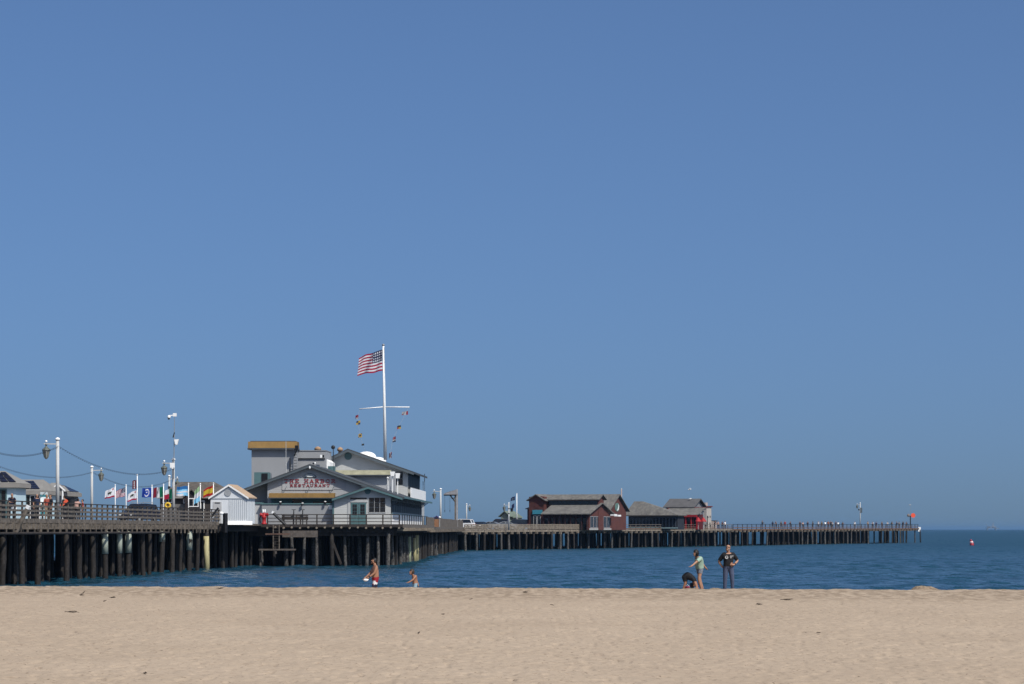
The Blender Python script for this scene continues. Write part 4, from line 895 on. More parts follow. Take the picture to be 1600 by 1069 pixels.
us = flag_mesh('flag_cloth', 2.95, 2.3, usa, [RED, WHT, NAVY], 55, 39, .05, .36, 1.3)
o = put('national_flag', us, None, (X + tx * .97 - .10, Y - .05, at(0, 262, 547)[2]), R(-8)); tag(o, 'large American flag flying left from the top of the tall restaurant flagpole', 'flag')
# signal pennants on the yard halyards
sg = [('pennant', 560, 652, .5, .55, lambda u, v: 0 if v > .4 else 1, [RED, WHT], 'small red and white signal flag, topmost on the left halyard of the yard', -1),
      ('pennant', 563, 661, .62, .55, lambda u, v: 0 if (u < .5) == (v < .5) else 1, [NAVY, YEL], 'yellow and dark quartered signal flag, second on the left halyard', -1),
      ('pennant', 565.5, 681, .55, .55, lambda u, v: 0 if ((u - .5) ** 2 + (v - .5) ** 2 < .07) or (u < .25 and v > .75) or (u > .75 and v < .25) else 1, [NAVY, YEL], 'pale yellow signal flag with dark marks, third on the left halyard', -1),
      ('pennant', 569, 695, .38, .26, lambda u, v: 0, [BLK], 'tiny dark pennant lowest on the left halyard', -1),
      ('pennant', 637.5, 646, .95, .5, lambda u, v: 0 if u < .35 else (1 if v > .3 or u < .7 else 0), [RED, WHT], 'red and white pennant at the right tip of the yard', -1),
      ('pennant', 626.5, 668, .6, .5, lambda u, v: 0 if v > .55 else (1 if u < .6 else 2), [BLK, YEL, RED], 'black and yellow signal flag, second on the right halyard', -1),
      ('pennant', 618.5, 687, .5, .75, lambda u, v: 0 if v > .55 else (1 if v > .22 else 2), [RED, WHT, NAVY], 'red signal flag with a white and navy tail, third on the right halyard', -1),
      ('pennant', 612, 712, .45, .8, lambda u, v: [0, 1, 2][(int(u * 2.99) + int(v * 3.99)) % 3], [RED, WHT, NAVY], 'checked red white and navy flag, lowest on the right halyard by the roof', -1)]
for i, (nm, px, py, w, h, fn, cols, lab, al) in enumerate(sg):
    me = flag_mesh('signal_flag', w * .8, h * .8, fn, [tuple(.75 * c + .03 for c in q_) for q_ in cols], 10, 8, .10, .25, i * 1.7, 0, al); xx, yy, zz = at(px, 262, py)
    tag(put('signal_flag', me, None, (xx, yy - .03, zz + h * .5), R(random.uniform(-25, 25))), lab, 'signal flag', 'signal flags on the yard halyards')
# the row of flags along the wharf
row = [(180, 761, cal, [RED, WHT, NAVY, (.05, .06, .05)], 'white state flag with a dark bear and red lower band, leftmost of the row', 1.0, .92, .42),
       (197, 761, usa, [RED, WHT, NAVY], 'American flag on a short white pole, second in the row', 1.05, .85, .42),
       (214.5, 765, cal, [RED, WHT, NAVY, (.05, .06, .05)], 'white and red bear flag on the tallest pole of the row under a dark banner', .95, .92, .45),
       (237.5, 761.5, bluewhirl, [BLUE, WHT], 'blue flag with a white ring emblem right of the dark car', .98, .92, .06),
       (255.5, 760, mexico, [(.25, .02, .04), WHT, NAVY, (.2, .18, .12), GRN], 'green white and red tricolour flag left of the camera mast post', 1.1, 1.0, .12),
       (271.5, 763, lambda u, v: 0 if u < .5 else (1 if v > .5 else 2), [GRN, WHT, RED], 'green white and red flag behind the two lamp posts', .95, .95, .15),
       (294.5, 758.5, skyw, [(.03, .16, .42), WHT, SKY], 'blue and white flag in front of the brown shop gable', 1.2, .95, .12),
       (313, 759, argent, [SKY, WHT, (.35, .55, .30)], 'pale blue and white flag hanging beside the white shop window', .62, 1.5, .35),
       (333.5, 758, spain, [(.40, .02, .02), (.58, .42, .04)], 'red and yellow flag next to the white shed roof', 1.0, .95, .45)]
fYs = 233.0
for i, (px, py, fn, cols, lab, w, h, dr) in enumerate(row):
    X, Y, z = at(px, fYs + .4 * i, py); zt = z + (1.35 if px == 214.5 else .12)
    po = thing('flag_pole', ('taller ' if px == 214.5 else '') + 'white pole carrying the ' + lab.split(',')[0].replace(' on a short white pole', '').replace(' on the tallest pole of the row', ''), 'flagpole', Frame(X, Y, 0, 4.04), 'white poles of the flag row')
    MB().tube([(0, 0, 4.04), (0, 0, zt)], [.048, .04], 8).build('pole', white, po, True)
    MB().ball((0, 0, zt + .05), .075, 8).build('finial', white, po, True)
    me = flag_mesh('flag_cloth', w, h, fn, cols, 30 if fn in (usa, cal, bluewhirl) else 18, 26 if fn is usa else 18, .09, dr, i * 1.9, 0)
    tag(put('flag', me, None, (X - .06, Y - .02, z - .05), R(random.uniform(-15, 15))), lab, 'flag', 'flags flying in a row on the wharf')
X, Y, z = at(213, fYs + .8, 750); me = flag_mesh('banner_cloth', .42, .85, lambda u, v: 1 if .3 < u < .7 and .1 < v < .9 and int(v * 14) % 3 else 0, [(.13, .015, .025), WHT], 9, 14, .08, .1, 2)
tag(put('hanging_banner', me, None, (X, Y, z), 0), 'narrow dark red banner near the top of the tallest pole in the flag row', 'banner')

# ------------------------------------------------------------------ vehicles
def car_meshes(suv):
    h = 1.78 if suv else 1.45; L = 4.7
    side = [(-L / 2, .45), (-L / 2, .95), (-L / 2 + .15, 1.05), (-L / 2 + (.25 if suv else .9), 1.1), (L / 2 - 1.25, 1.08), (L / 2 - .2, .92), (L / 2, .75), (L / 2, .42), (L / 2 - .1, .32), (-L / 2 + .1, .32)]
    body = MB().prism_x([(a, b) for a, b in side], -.90, .90)
    top = [(-L / 2 + (.25 if suv else .85), 1.09), (-L / 2 + (.5 if suv else 1.45), h - .06), (L / 2 - 2.3, h), (L / 2 - 2.0, h - .03), (L / 2 - 1.2, 1.09)]
    n = len(top); cab = MB()
    vs = [(s * (.86 if z < 1.2 else .70), y, z) for s in (-1, 1) for y, z in top]
    cab.add(vs, [tuple(range(n)), tuple(range(2 * n - 1, n - 1, -1))] + [(i, n + i, n + i + 1, i + 1) for i in range(n - 1)])
    roof = MB()
    r = [(-L / 2 + (.47 if suv else 1.4), h - .075), (L / 2 - 2.35, h + .012), (L / 2 - 1.95, h - .03)]
    for s in (0, 1): roof.add([(-.71, r[s][0], r[s][1] + .02), (.71, r[s][0], r[s][1] + .02), (.71, r[s + 1][0], r[s + 1][1] + .02), (-.71, r[s + 1][0], r[s + 1][1] + .02), (-.71, r[s][0], r[s][1] - .06), (.71, r[s][0], r[s][1] - .06), (.71, r[s + 1][0], r[s + 1][1] - .06), (-.71, r[s + 1][0], r[s + 1][1] - .06)],
                              [(0, 1, 2, 3), (7, 6, 5, 4), (0, 4, 5, 1), (1, 5, 6, 2), (2, 6, 7, 3), (3, 7, 4, 0)])
    for s in (-1, 1):
        roof.beam((s * .85, L / 2 - 1.22, 1.1), (s * .70, L / 2 - 2.02, h - .04), .06, .06).beam((s * .85, -L / 2 + (.27 if suv else .87), 1.1), (s * .70, -L / 2 + (.5 if suv else 1.45), h - .08), .1, .08).beam((s * .86, -.1, 1.1), (s * .705, -.15, h - .04), .05, .08)
    wheel = MB().tube([(-.11, 0, 0), (.11, 0, 0)], .34, 14)
    lamp = MB().box(-.17, .17, -.03, .03, -.07, .07)
    return body, cab, roof, wheel, lamp
def car(name, label, fr, paint, suv=True, yaw=0.0, group='cars parked on the far wharf', rails=False):
    t = thing(name, label, 'car', fr, group); t.rotation_euler.z += yaw; t['_z0'] = 0.0
    body, cab, roof, wheel, lamp = car_meshes(suv)
    body.build('body', paint, t); cab.build('windows', glass, t); roof.build('roof', paint, t)
    for sx in (-1, 1):
        for sy in (-1.42, 1.45):
            w = wheel.build('wheel', black, t, loc=(sx * .82, sy, .34)); MB().tube([(sx * .112, 0, 0), (sx * .125, 0, 0)], .2, 10).build('rim', grey_m, w, loc=(0, 0, 0))
        lamp.build('headlight', mat('headlight_lens', (.8, .8, .78), .15, .05, 3, spec=.6), t, loc=(sx * .66, 2.33, .78)); lamp.build('tail_light', redtrim, t, loc=(sx * .68, -2.36, .9))
    if rails:
        for sx in (-.6, .6): MB().beam((sx, -1.6, 1.9), (sx, .3, 1.93), .04, .04).beam((sx, -1.5, 1.72), (sx, -1.5, 1.9), .04, .04).beam((sx, .2, 1.74), (sx, .2, 1.92), .04, .04).build('roof_rail', grey_m, t)
    return t
navy_p = mat('navy_car_paint', (.018, .022, .042), .25, .05, 1, spec=.5); silver_p = mat('silver_car_paint', (.33, .35, .37), .3, .05, 1, spec=.5)
white_p = mat('white_car_paint', (.68, .69, .69), .3, .04, 1, spec=.5); plum_p = mat('plum_car_paint', (.06, .045, .065), .25, .05, 1, spec=.5); blue_p = mat('blue_grey_car_paint', (.06, .10, .14), .25, .05, 1, spec=.5); black_p = mat('black_car_paint', (.012, .012, .014), .25, .05, 1, spec=.5)
X, Y = at(217, 224); car('parked_car', 'dark navy sport utility car with roof rails parked behind the near railing by the flags', Frame(X, Y, 0, 4.06), navy_p, True, R(158), 'cars parked on the near wharf', True)
for px, Y, pnt, suv, yaw, lab, z in ((721, 425, white_p, True, 75, 'white roofed sport utility car parked by the end of the boarded fence', 3.5),
        (735, 432, blue_p, False, 70, 'low blue grey car parked beside the white roofed one', 3.4),
        (750, 430, black_p, False, 165, 'black car facing the railing with bright headlights', 3.35),
        (766, 433, silver_p, False, 80, 'silver saloon car in the middle of the distant parking row', 3.4),
        (778, 447, plum_p, True, 80, 'dark plum van-like car parked behind the silver saloon', 3.6),
        (788, 424, silver_p, False, 95, 'pale silver car with a curved roof left of the kiosk lamp post', 3.36),
        (805, 437, navy_p, True, 85, 'dark blue car parked in front of the green roofed kiosk', 3.5),
        (818, 446, black_p, True, 75, 'black car parked against the red barn end', 3.5)):
    X, Yw = at(px, Y); car('parked_car', lab, Frame(X, Yw, 0, z), pnt, suv, R(yaw))

# ------------------------------------------------------------------ boat hoist, kiosk, planter, life ring and other wharf furniture
f = Frame(*at(712.5, 368), 0, 3.78); q = f.p; t = thing('boat_hoist', 'timber boat hoist with a small pitched roof at the end of the boarded fence', 'hoist', f)
zt = q(0, 774, 0)[1]
MB().box(-.22, .02, -.15, .15, 3.78, zt).build('post', wood, t); MB().box(.05, .28, -.13, .13, 3.78, zt + .9).build('post', mat('pale_grey_wood', (.36, .36, .37), .8, .2, 2), t)
MB().beam((-.1, 0, zt - 1.05), (-.85, 0, zt - .03), .16, .18).build('brace', wood, t); MB().beam((-.75, 0, zt - .45), (-.1, 0, zt - .4), .1, .1).build('brace', wood_pale, t)
MB().beam((-1.85, 0, zt + .02), (.3, 0, zt + .02), .2, .16).build('boom', wood_dark, t)
MB().add([(-1.95, -.75, zt + .1), (.15, -.75, zt + .1), (.15, .75, zt + .1), (-1.95, .75, zt + .1), (-1.7, 0, zt + .35), (.12, 0, zt + .92)], [(0, 1, 5, 4), (1, 2, 5), (2, 3, 4, 5), (3, 0, 4), (3, 2, 1, 0)]).build('roof', mat('grey_hoist_roof', (.17, .17, .18), .85, .2, 2), t)
for px in (695, 703):
    x = q(px, 0, 0)[0]; zh = q(0, 797, 0)[1]; MB().tube([(x, 0, zh), (x, 0, zt)], .018, 5).build('cable', dark, t); MB().tube([(x, 0, zh - .35), (x, 0, zh)], [.03, .06], 6).build('hook', dark, t)
f = Frame(*at(793, 470), 20, 3.5); q = f.p; t = thing('kiosk', 'small kiosk with a green gable roof on the distant wharf', 'kiosk', f)
x0, x1 = q(781, 0, 0)[0], q(797, 0, 0)[0]; ze, zr = q(0, 808.5, 0)[1], q(0, 801.5, 0)[1]; xm = (x0 + x1) / 2; gm = mat('verdigris_roof', (.16, .20, .16), .8, .2, 2)
MB().prism([(x0 + .2, 3.5), (x1 - .2, 3.5), (x1 - .2, ze), (xm, zr - .1), (x0 + .2, ze)], 0, 5).build('wall', mat('grey_green_wall', (.23, .27, .23), .7, .1, 1), t)
b = MB()
for (xa, za), (xb, zb_) in (((x0 - .2, ze - .12), (xm, zr)), ((xm, zr), (x1 + .2, ze - .12))): b.prism([(xa, za), (xb, zb_), (xb, zb_ + .14), (xa, za + .14)], -.4, 5.4)
b.build('roof', gm, t)
hip(MB(), x1 - .3, q(811, 0, 2)[0], 1, 4.5, ze - .25, ze + .62, .6, .5).build('side_roof', gm, t); MB().box(x1 - .18, q(809.5, 0, 2)[0], 1.3, 4.2, 3.5, ze - .27).build('side_wall', mat('grey_green_wall', (.23, .27, .23)), t)
window(None, x1 + .3, x1 + 1.1, 4.4, ze - .5, 1.3, 2, 1, t, white_dirty, .08)
X, Y, z = at(807.5, 440, 772); t = thing('flag_pole', 'slim white flagpole with two dark flags left of the red building', 'flagpole', Frame(X, Y, 0, 3.5)); MB().tube([(0, 0, 3.5), (0, 0, z)], [.1, .07], 8).build('pole', white, t, True); MB().ball((0, 0, z + .08), .1, 8).build('finial', white, t, True)
for px, py, w, h, lab in ((807, 775.5, .85, .72, 'upper dark navy flag on the slim distant flagpole'), (806, 786.5, .55, .8, 'lower dark blue pennant beside the slim distant flagpole')):
    me = flag_mesh('flag_cloth', w, h, lambda u, v: 1 if .3 < u < .75 and .3 < v < .6 else 0, [NAVY, (.10, .16, .18) if py < 780 else NAVY], 10, 8, .1, .45, py); xx, yy, zz = at(px - 1.5, 440, py); tag(put('flag', me, None, (xx - .1, yy, zz), 0), lab, 'flag', 'dark flags on the distant flagpole')
f = Frame(*at(682, 296), 0, 3.78); t = thing('flower_planter', 'orange brown planter box topped with purple flowers beside the boarded fence', 'planter', f)
MB().box(-.25, .28, -.3, .3, 3.78, 4.72).build('box', mat('orange_brown_box', (.30, .15, .08), .8, .15, 2), t)
b = MB()
for i in range(60): a = random.uniform(0, 6.28); r = random.uniform(0, .38); b.ball((r * math.cos(a), r * math.sin(a), 4.8 + random.uniform(0, .3) * (1 - r)), random.uniform(.05, .09), 5, 0 if random.random() < .75 else 1)
tag(b.build('flowers', [mat('purple_petals', (.05, .03, .16), .8, .2, 9), mat('flower_leaves', (.04, .07, .03), .8, .2, 9)], t), kind='stuff')
f = Frame(*at(687, 297), 0, 3.78); t = thing('globe_light', 'white globe light on a short post next to the purple flowers', 'lamp', f); MB().tube([(0, 0, 3.78), (0, 0, 4.85)], .04, 6).build('post', white_dirty, t); MB().ball((0, 0, 4.95), .14, 10).build('globe', white, t, True)
# yellow life ring
X, Y, z = at(263, 195.5, 790); t = thing('life_ring', 'round yellow life ring hung above the railing at the foot of the camera mast post', 'life ring', Frame(X, Y - .3, 0, z - .26))
b = MB(); N = 20; M = 8
vs = [((.19 + .08 * math.cos(2 * math.pi * j / M)) * math.cos(2 * math.pi * i / N), .06 * math.sin(2 * math.pi * j / M), z + (.19 + .08 * math.cos(2 * math.pi * j / M)) * math.sin(2 * math.pi * i / N)) for i in range(N) for j in range(M)]
b.add(vs, [(i * M + j, i * M + (j + 1) % M, ((i + 1) % N) * M + (j + 1) % M, ((i + 1) % N) * M + j) for i in range(N) for j in range(M)]); b.build('ring', mat('yellow_ring', (.62, .40, .03), .6, .1, 4), t, True)
MB().box(-.07, .07, .02, .05, z - .14, z + .14).build('back_plate', mat('ring_plate', (.16, .10, .02), .7, .2, 4), t); MB().box(-.03, .03, .0, .06, 4.1, z - .27).build('stand', wood_dark, t)
# red hose station beside the shed
f = Frame(*at(412.5, 226.4), 0, 3.95); t = thing('hose_station', 'red pipe fitting with two white caps between the white shed and the terrace railing', 'hose station', f)
MB().lathe([(.26, 0), (.26, .1), (.18, .16), (.19, .55), (.24, .62), (.24, .74), (.17, .8), (.17, 1.02), (.12, 1.1)], (0, 0, 3.95), 12).build('body', redtrim, t, True)
for s in (-1, 1): MB().tube([(s * .1, 0, 4.8), (s * .38, -.05, 4.9)], [.13, .15], 8).build('outlet', redtrim, t); MB().lathe([(.07, 0), (.085, .08), (.07, .22), (.03, .28)], (s * .09, 0, 5.08), 8).build('cap', white, t)
MB().tube([(-.34, -.1, 4.1), (-.4, -.12, 4.5), (-.3, -.1, 4.75)], .07, 6).build('hose', black, t)
# slatted benches and T-topped stands on the terrace
for px, lab in ((450, 'dark slatted bench by the terrace railing, left of the pair'), (471, 'dark slatted bench by the terrace railing, right of the pair')):
    f = Frame(*at(px, 228.6), 0, 3.94); t = thing('bench', lab, 'bench', f, 'slatted benches on the terrace')
    for k in range(3): MB().box(-.62, .62, .22 + .02 * k, .26 + .02 * k, 4.42 + .15 * k, 4.53 + .15 * k).build('back_slat', wood_dark, t)
    for k in range(3): MB().box(-.62, .62, -.2 + .14 * k, -.09 + .14 * k, 4.36, 4.40).build('seat_slat', wood_dark, t)
    for s in (-.5, .5): MB().box(s - .04, s + .04, -.18, -.1, 3.94, 4.355).box(s - .04, s + .04, .14, .22, 3.94, 4.86).build('leg', wood_dark, t)
for px, lab in ((459, 'dark T-topped stand with a sloping brace above the left bench'), (473, 'dark T-topped stand with a sloping brace above the right bench')):
    f = Frame(*at(px, 228.0), 0, 3.94); t = thing('tee_stand', lab, 'stand', f, 'T-topped stands on the terrace'); z = at(px, 228, 796.5)[2]
    MB().beam((0, 0, 3.94), (0, 0, z - .05), .09, .09).build('post', dark, t); MB().beam((-.19, 0, z), (.19, 0, z), .07, .06).build('crossbar', dark, t); MB().prism([(-.38, z - .78), (-.02, z - .78), (-.02, z - .36)], -.05, .05).build('brace', dark, t)

# ------------------------------------------------------------------ red building and its neighbours on the seaward wharf
A = Frame(*at(838, 438), 25.6, 3.36); q = A.p; D = 3.36
t = thing('red_building', 'dark red board building with several gables and brown shingle roofs on the distant wharf', 'building', A)
xa, xb = q(826.5, 0, 0)[0], q(850, 0, 0)[0]; xm, zr = q(838, 773.5, 0); ze = q(0, 782, 0)[1]
MB().prism([(xa, D), (xb, D), (xb, ze), (xm, zr - .1), (xa, ze)], 0, 9).build('tower_wall', redwall, t)
def vroof(pts, y0, y1, name='roof', m=shingle_g, th=.16, tt=None):
    b = MB()
    for (x0, z0), (x1, z1) in zip(pts[:-1], pts[1:]): b.prism([(x0, z0), (x1, z1), (x1, z1 + th), (x0, z0 + th)], y0, y1)
    return b.build(name, m, tt or t)
vroof([q(822.5, 783, -.3), (xm, zr), q(852.5, 783, -.3)], -.4, 9.2)
MB().box(q(829.5, 0, 0)[0], q(843, 0, 0)[0], -.04, -.003, D + .1, q(0, 806.5, 0)[1]).build('doorway', mat('dark_doorway', (.02, .022, .025), .6, .2, 2), t)
for px in (836.5, 842.5): window(None, q(px - 2, 0, 0)[0], q(px + 1.6, 0, 0)[0], D + .3, q(0, 808.5, 0)[1], -.04, 1, 2, t, white_dirty, .09)
MB().box(q(832, 0, -.2)[0], q(847, 0, -.2)[0], -.22, -.06, q(0, 806, 0)[1], q(0, 800, 0)[1]).build('turquoise_sign', mat('turquoise_sign', (.06, .32, .42), .6, .12, 3), t)
MB().box(q(835, 0, 0)[0], q(842, 0, 0)[0], -.03, -.003, q(0, 797.5, 0)[1], q(0, 786.5, 0)[1]).build('panel_boards', mat('darker_red_boards', (.11, .035, .03), .8, .15, 1), t)
MB().prism_x([(.5, q(0, 799, 0)[1]), (.5, q(0, 798, 0)[1]), (4.2, q(0, 795, 0)[1] + .2), (4.2, q(0, 795, 0)[1] + .05)], xa - 1.0, xa - .01).build('side_roof', shingle_g, t)
MB().box(xa - .7, xa - .003, .8, 4, D, q(0, 799, 0)[1]).build('side_wall', redwall, t)
# long upper block and lower hall, ridges running towards the sea (local x)
y1 = 1.2; xe = q(935, 0, y1)[0]; ztop, zsk = q(880, 781.5, y1)[1], q(880, 789, y1)[1]; zrg = zr - .05
MB().prism_x([(y1, D), (y1 + 2.4, D), (y1 + 2.4, ztop), (y1 + 1.2, zrg - .1), (y1, ztop)], xb - .5, xe).build('upper_wall', redwall, t)
b = MB()
for (ya, za), (yb_, zb_) in (((y1 - .5, ztop - .02), (y1 + 1.2, zrg)), ((y1 + 1.2, zrg), (y1 + 2.9, ztop - .02))): b.prism_x([(ya, za), (yb_, zb_), (yb_, zb_ + .15), (ya, za + .15)], xm, xe + .45)
b.build('upper_roof', shingle_g, t)
MB().box(xb + .2, xe - .2, y1 - .04, y1 - .003, zsk, ztop - .15).build('clerestory_shade_strip', glass, t)  # dark glass strip standing in for the shaded clerestory wall
yE = -3.2; xl0, xr0 = q(846, 0, yE)[0], q(919, 0, yE)[0]; zle = q(885, 803.5, yE)[1]; ymid = 2.2; zlr = q(930, 787, 1.2)[1]
b = MB().prism_x([(yE - .3, zle - .06), (y1 - .02, zlr - (ymid - y1) * .35), (y1 - .02, zlr - (ymid - y1) * .35 + .16), (yE - .3, zle + .1)], xl0, xe - .01).prism_x([(yE - .3, zle - .06), (ymid, zlr), (ymid, zlr + .16), (yE - .3, zle + .1)], xe, xr0 + .5).prism_x([(ymid, zlr), (2 * ymid - yE + .3, zle - .06), (2 * ymid - yE + .3, zle + .1), (ymid, zlr + .16)], xb + .3, xr0 + .5)
b.build('hall_roof', shingle_g, t)
MB().prism_x([(yE + .4, D), (2 * ymid - yE - .4, D), (2 * ymid - yE - .4, zle), (ymid, zlr - .08), (yE + .4, zle)], xr0 - .3, xr0).build('hall_end_wall', redwall, t)
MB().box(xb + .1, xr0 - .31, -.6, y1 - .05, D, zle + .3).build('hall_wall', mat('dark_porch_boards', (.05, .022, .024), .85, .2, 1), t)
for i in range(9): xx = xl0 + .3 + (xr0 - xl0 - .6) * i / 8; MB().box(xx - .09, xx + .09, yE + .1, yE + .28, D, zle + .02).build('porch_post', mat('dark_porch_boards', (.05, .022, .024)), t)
for i in range(7): a = xb + .5 + i * 1.25; window(None, a, a + .8, D + .5, zle - .7, -.6, 1, 2, t, mat('dark_red_frame', (.10, .03, .03), .7, .1, 2), .06)
b0 = yE + 1.0
for i in range(6): a = b0 + i * 1.5; window(None, a, a + 1.2, D + .45, zle - .45, xr0, 2, 1, t, mat('grey_white_trim', (.42, .43, .44), .6, .1, 2), .07, face='x')
MB().box(xr0 + .003, xr0 + .04, yE + .45, 2 * ymid - yE - .45, D, D + .32).build('base_panel', mat('pale_panel', (.42, .42, .40), .7, .1, 1), t)
# tall rear hall with the round emblem
ya0, ya1 = 8.5, 16.5; xr2 = q(958, 0, (ya0 + ya1) / 2)[0] + 0.6
f2 = lambda px, py, yy: q(px, py, yy)
zr2 = q(967, 773.5, 12.5)[1]; ze2 = q(955, 796, 9)[1]
MB().prism_x([(ya0, D), (ya1, D), (ya1, ze2), (12.5, zr2 - .1), (ya0, ze2)], 0, q(965, 0, 12.5)[0]).build('rear_wall', redwall, t)
xr2 = q(965, 0, 12.5)[0]
b = MB()
for (ya_, za), (yb_, zb_) in (((ya0 - .7, ze2 - .4), (12.5, zr2)), ((12.5, zr2), (ya1 + .7, ze2 - .4))): b.prism_x([(ya_, za), (yb_, zb_), (yb_, zb_ + .16), (ya_, za + .16)], -.5, xr2 + .5)
b.build('rear_roof', shingle_g, t)
yc = 12.2; zc = q(965.5, 792.5, yc)[1]; em = MB().add([(xr2 + .06, yc + 1.05 * math.cos(a), zc + .8 * math.sin(a)) for a in np.linspace(0, 2 * math.pi, 20, endpoint=False)] + [(xr2 + .002, yc + 1.05 * math.cos(a), zc + .8 * math.sin(a)) for a in np.linspace(0, 2 * math.pi, 20, endpoint=False)], [tuple(range(20))] + [(i, i + 20, (i + 1) % 20 + 20, (i + 1) % 20) for i in range(20)]).build('oval_emblem', mat('emblem_green', (.13, .22, .19), .6, .1, 4), t)
MB().add([(xr2 + .09, yc + yy, zc + zz) for yy, zz in ((-.1, -.7), (.55, -.45), (.75, .2), (.45, .6), (.5, 0), (.15, -.4))] + [(xr2 + .065, yc + yy, zc + zz) for yy, zz in ((-.1, -.7), (.55, -.45), (.75, .2), (.45, .6), (.5, 0), (.15, -.4))], [tuple(range(6))] + [(i, i + 6, (i + 1) % 6 + 6, (i + 1) % 6) for i in range(6)]).build('emblem_figure', white, em)
for i, (py, px) in enumerate(((806, 952), (807, 957))): xx, zz = q(px, py, 4 + i); MB().box(xr0 + .5, xr0 + 1.3, 5.6 + i * 1.8, 6.9 + i * 1.8, zz, zz + .3).build('white_awning', white, t)
X, Y, z = at(971, 448, 764); o = thing('mast_pole', 'tall pale pinkish pole standing in front of the round emblem gable', 'pole', Frame(X, Y, 0, D)); MB().tube([(0, 0, D), (0, 0, z)], [.17, .11], 8).build('pole', mat('pinkish_pole', (.36, .29, .27), .7, .1, 2), o, True); MB().ball((0, 0, z), .12, 8).build('finial', white_dirty, o)
# long grey roofed hall
A = Frame(*at(1000, 468), 25.6, 3.42); q = A.p; D = 3.42
t = thing('grey_roof_hall', 'long low dark hall under a broad grey hipped roof right of the red building', 'building', A)
x0, x1 = q(981, 0, 0)[0], q(1058, 0, 0)[0]; ze = q(1020, 805, 0)[1]; zr = q(990, 783.5, 1.8)[1]
hip(MB(), x0 - .6, x1 + .4, -.5, 4.1, ze, zr, 1.2, (x1 - x0) * .80).build('roof', shingle_g, t); MB().box(x0 - .6, x1 + .4, -.5, 4.1, ze - .18, ze - .015).build('fascia', mat('roof_edge', (.10, .09, .08), .8, .1, 2), t)
MB().box(x0, x1, .3, 3.6, D, ze - .185).build('wall', mat('blue_black_boards', (.028, .032, .042), .8, .2, 1), t)
for i in range(14): a = x0 + .35 + (x1 - x0 - .6) * i / 14; window(None, a, a + (x1 - x0 - .6) / 14 - .22, D + .35, ze - .55, .3, 1, 1, t, mat('slate_frame', (.10, .12, .15), .6, .1, 2), .07)
MB().box(x0, x1, .15, .28, D + .22, D + .42).build('pale_sill', mat('pale_teal_board', (.3, .42, .43)), t)
# two storey grey house with red porch
A = Frame(*at(1062, 487), 25.6, 3.46); q = A.p; D = 3.46
t = thing('two_storey_house', 'grey two storey house with a bright red porch beside the cream end building', 'building', A)
x0, x1 = q(1040, 0, 0)[0], q(1082, 0, 0)[0]; ze = q(1070, 793, 0)[1]; zr = q(1065, 780.5, 3)[1]
MB().prism_x([(0, D), (6.4, D), (6.4, ze), (3.2, zr - .1), (0, ze)], x0, x1).build('wall', mat('house_grey', (.24, .24, .25), .8, .08, 1), t)
b = MB()
for (ya_, za), (yb_, zb_) in (((-.4, ze - .05), (3.2, zr)), ((3.2, zr), (6.8, ze - .05))): b.prism_x([(ya_, za), (yb_, zb_), (yb_, zb_ + .16), (ya_, za + .16)], x0 - .4, x1 + .6)
b.build('roof', mat('dark_grey_shingle', (.115, .112, .112), .9, .2, 1), t)
MB().box(x1 + .003, x1 + .05, .0, 1.7, ze - 1.5, ze).build('white_corner', white_dirty, t)
for i in range(3): window(None, 2.1 + 1.35 * i, 3.1 + 1.35 * i, ze - 1.45, ze - .2, x1, 2, 2, t, white_dirty, .1, face='x')
MB().box(x1 + .55, x1 + .62, -.3, 6.7, ze - .12, ze + .1).build('red_barge_board', mat('dull_red_trim', (.16, .025, .025), .7, .1, 2), t)
zl0, zl1 = q(1075, 805.5, -4)[1], q(1060, 794.5, 0)[1]
xr3 = q(1090, 0, -3)[0]
MB().prism_x([(-4.6, zl0), (-.01, zl1), (-.01, zl1 + .15), (-4.6, zl0 + .15)], x0 + 1.0, xr3 + .6).build('porch_roof', shingle_g, t)
MB().prism_x([(-4.7, zl0 - .03), (-4.62, zl0 - .03), (-.02, zl1 - .01), (-.02, zl1 + .2), (-4.7, zl0 + .17)], x0 + .84, x0 + .99).build('red_barge_board', mat('dull_red_trim', (.16, .025, .025)), t)
MB().box(x0 + 1.2, xr3 + .5, -4.75, -4.62, zl0 - .30, zl0 + .1).build('red_fascia', redtrim, t)
MB().box(x0 + 1.3, xr3, -2.6, -.003, D, zl0 + .2).build('porch_wall', mat('dark_red_porch', (.10, .012, .014), .8, .2, 1), t)
for i in range(7):
    xx = x0 + 1.4 + (xr3 - x0 - 1.0) * i / 6; MB().box(xx - .1, xx + .1, -4.55, -4.35, D, zl0 - .02).build('porch_post', redtrim, t)
for i in range(4):
    xx = x0 + 1.9 + (xr3 - x0 - 1.8) * i / 3.6; window(None, xx, xx + .9, D + .5, zl0 - .5, -2.6, 1, 2, t, redtrim, .12)
for i, (px, lab) in enumerate(((1091, 'red parasol left of the pair beside the red porch'), (1099, 'red parasol nearest the white end building'))):
    X, Y = at(px, 478); o = thing('parasol', lab, 'parasol', Frame(X, Y, 0, 3.45), 'red parasols by the porch'); MB().tube([(0, 0, 3.45), (0, 0, 5.8)], .05, 6).build('pole', white_dirty, o)
    MB().lathe([(.62, 5.0), (.60, 5.1), (.28, 5.55), (.05, 5.85)], n=10).build('canopy', redtrim, o)
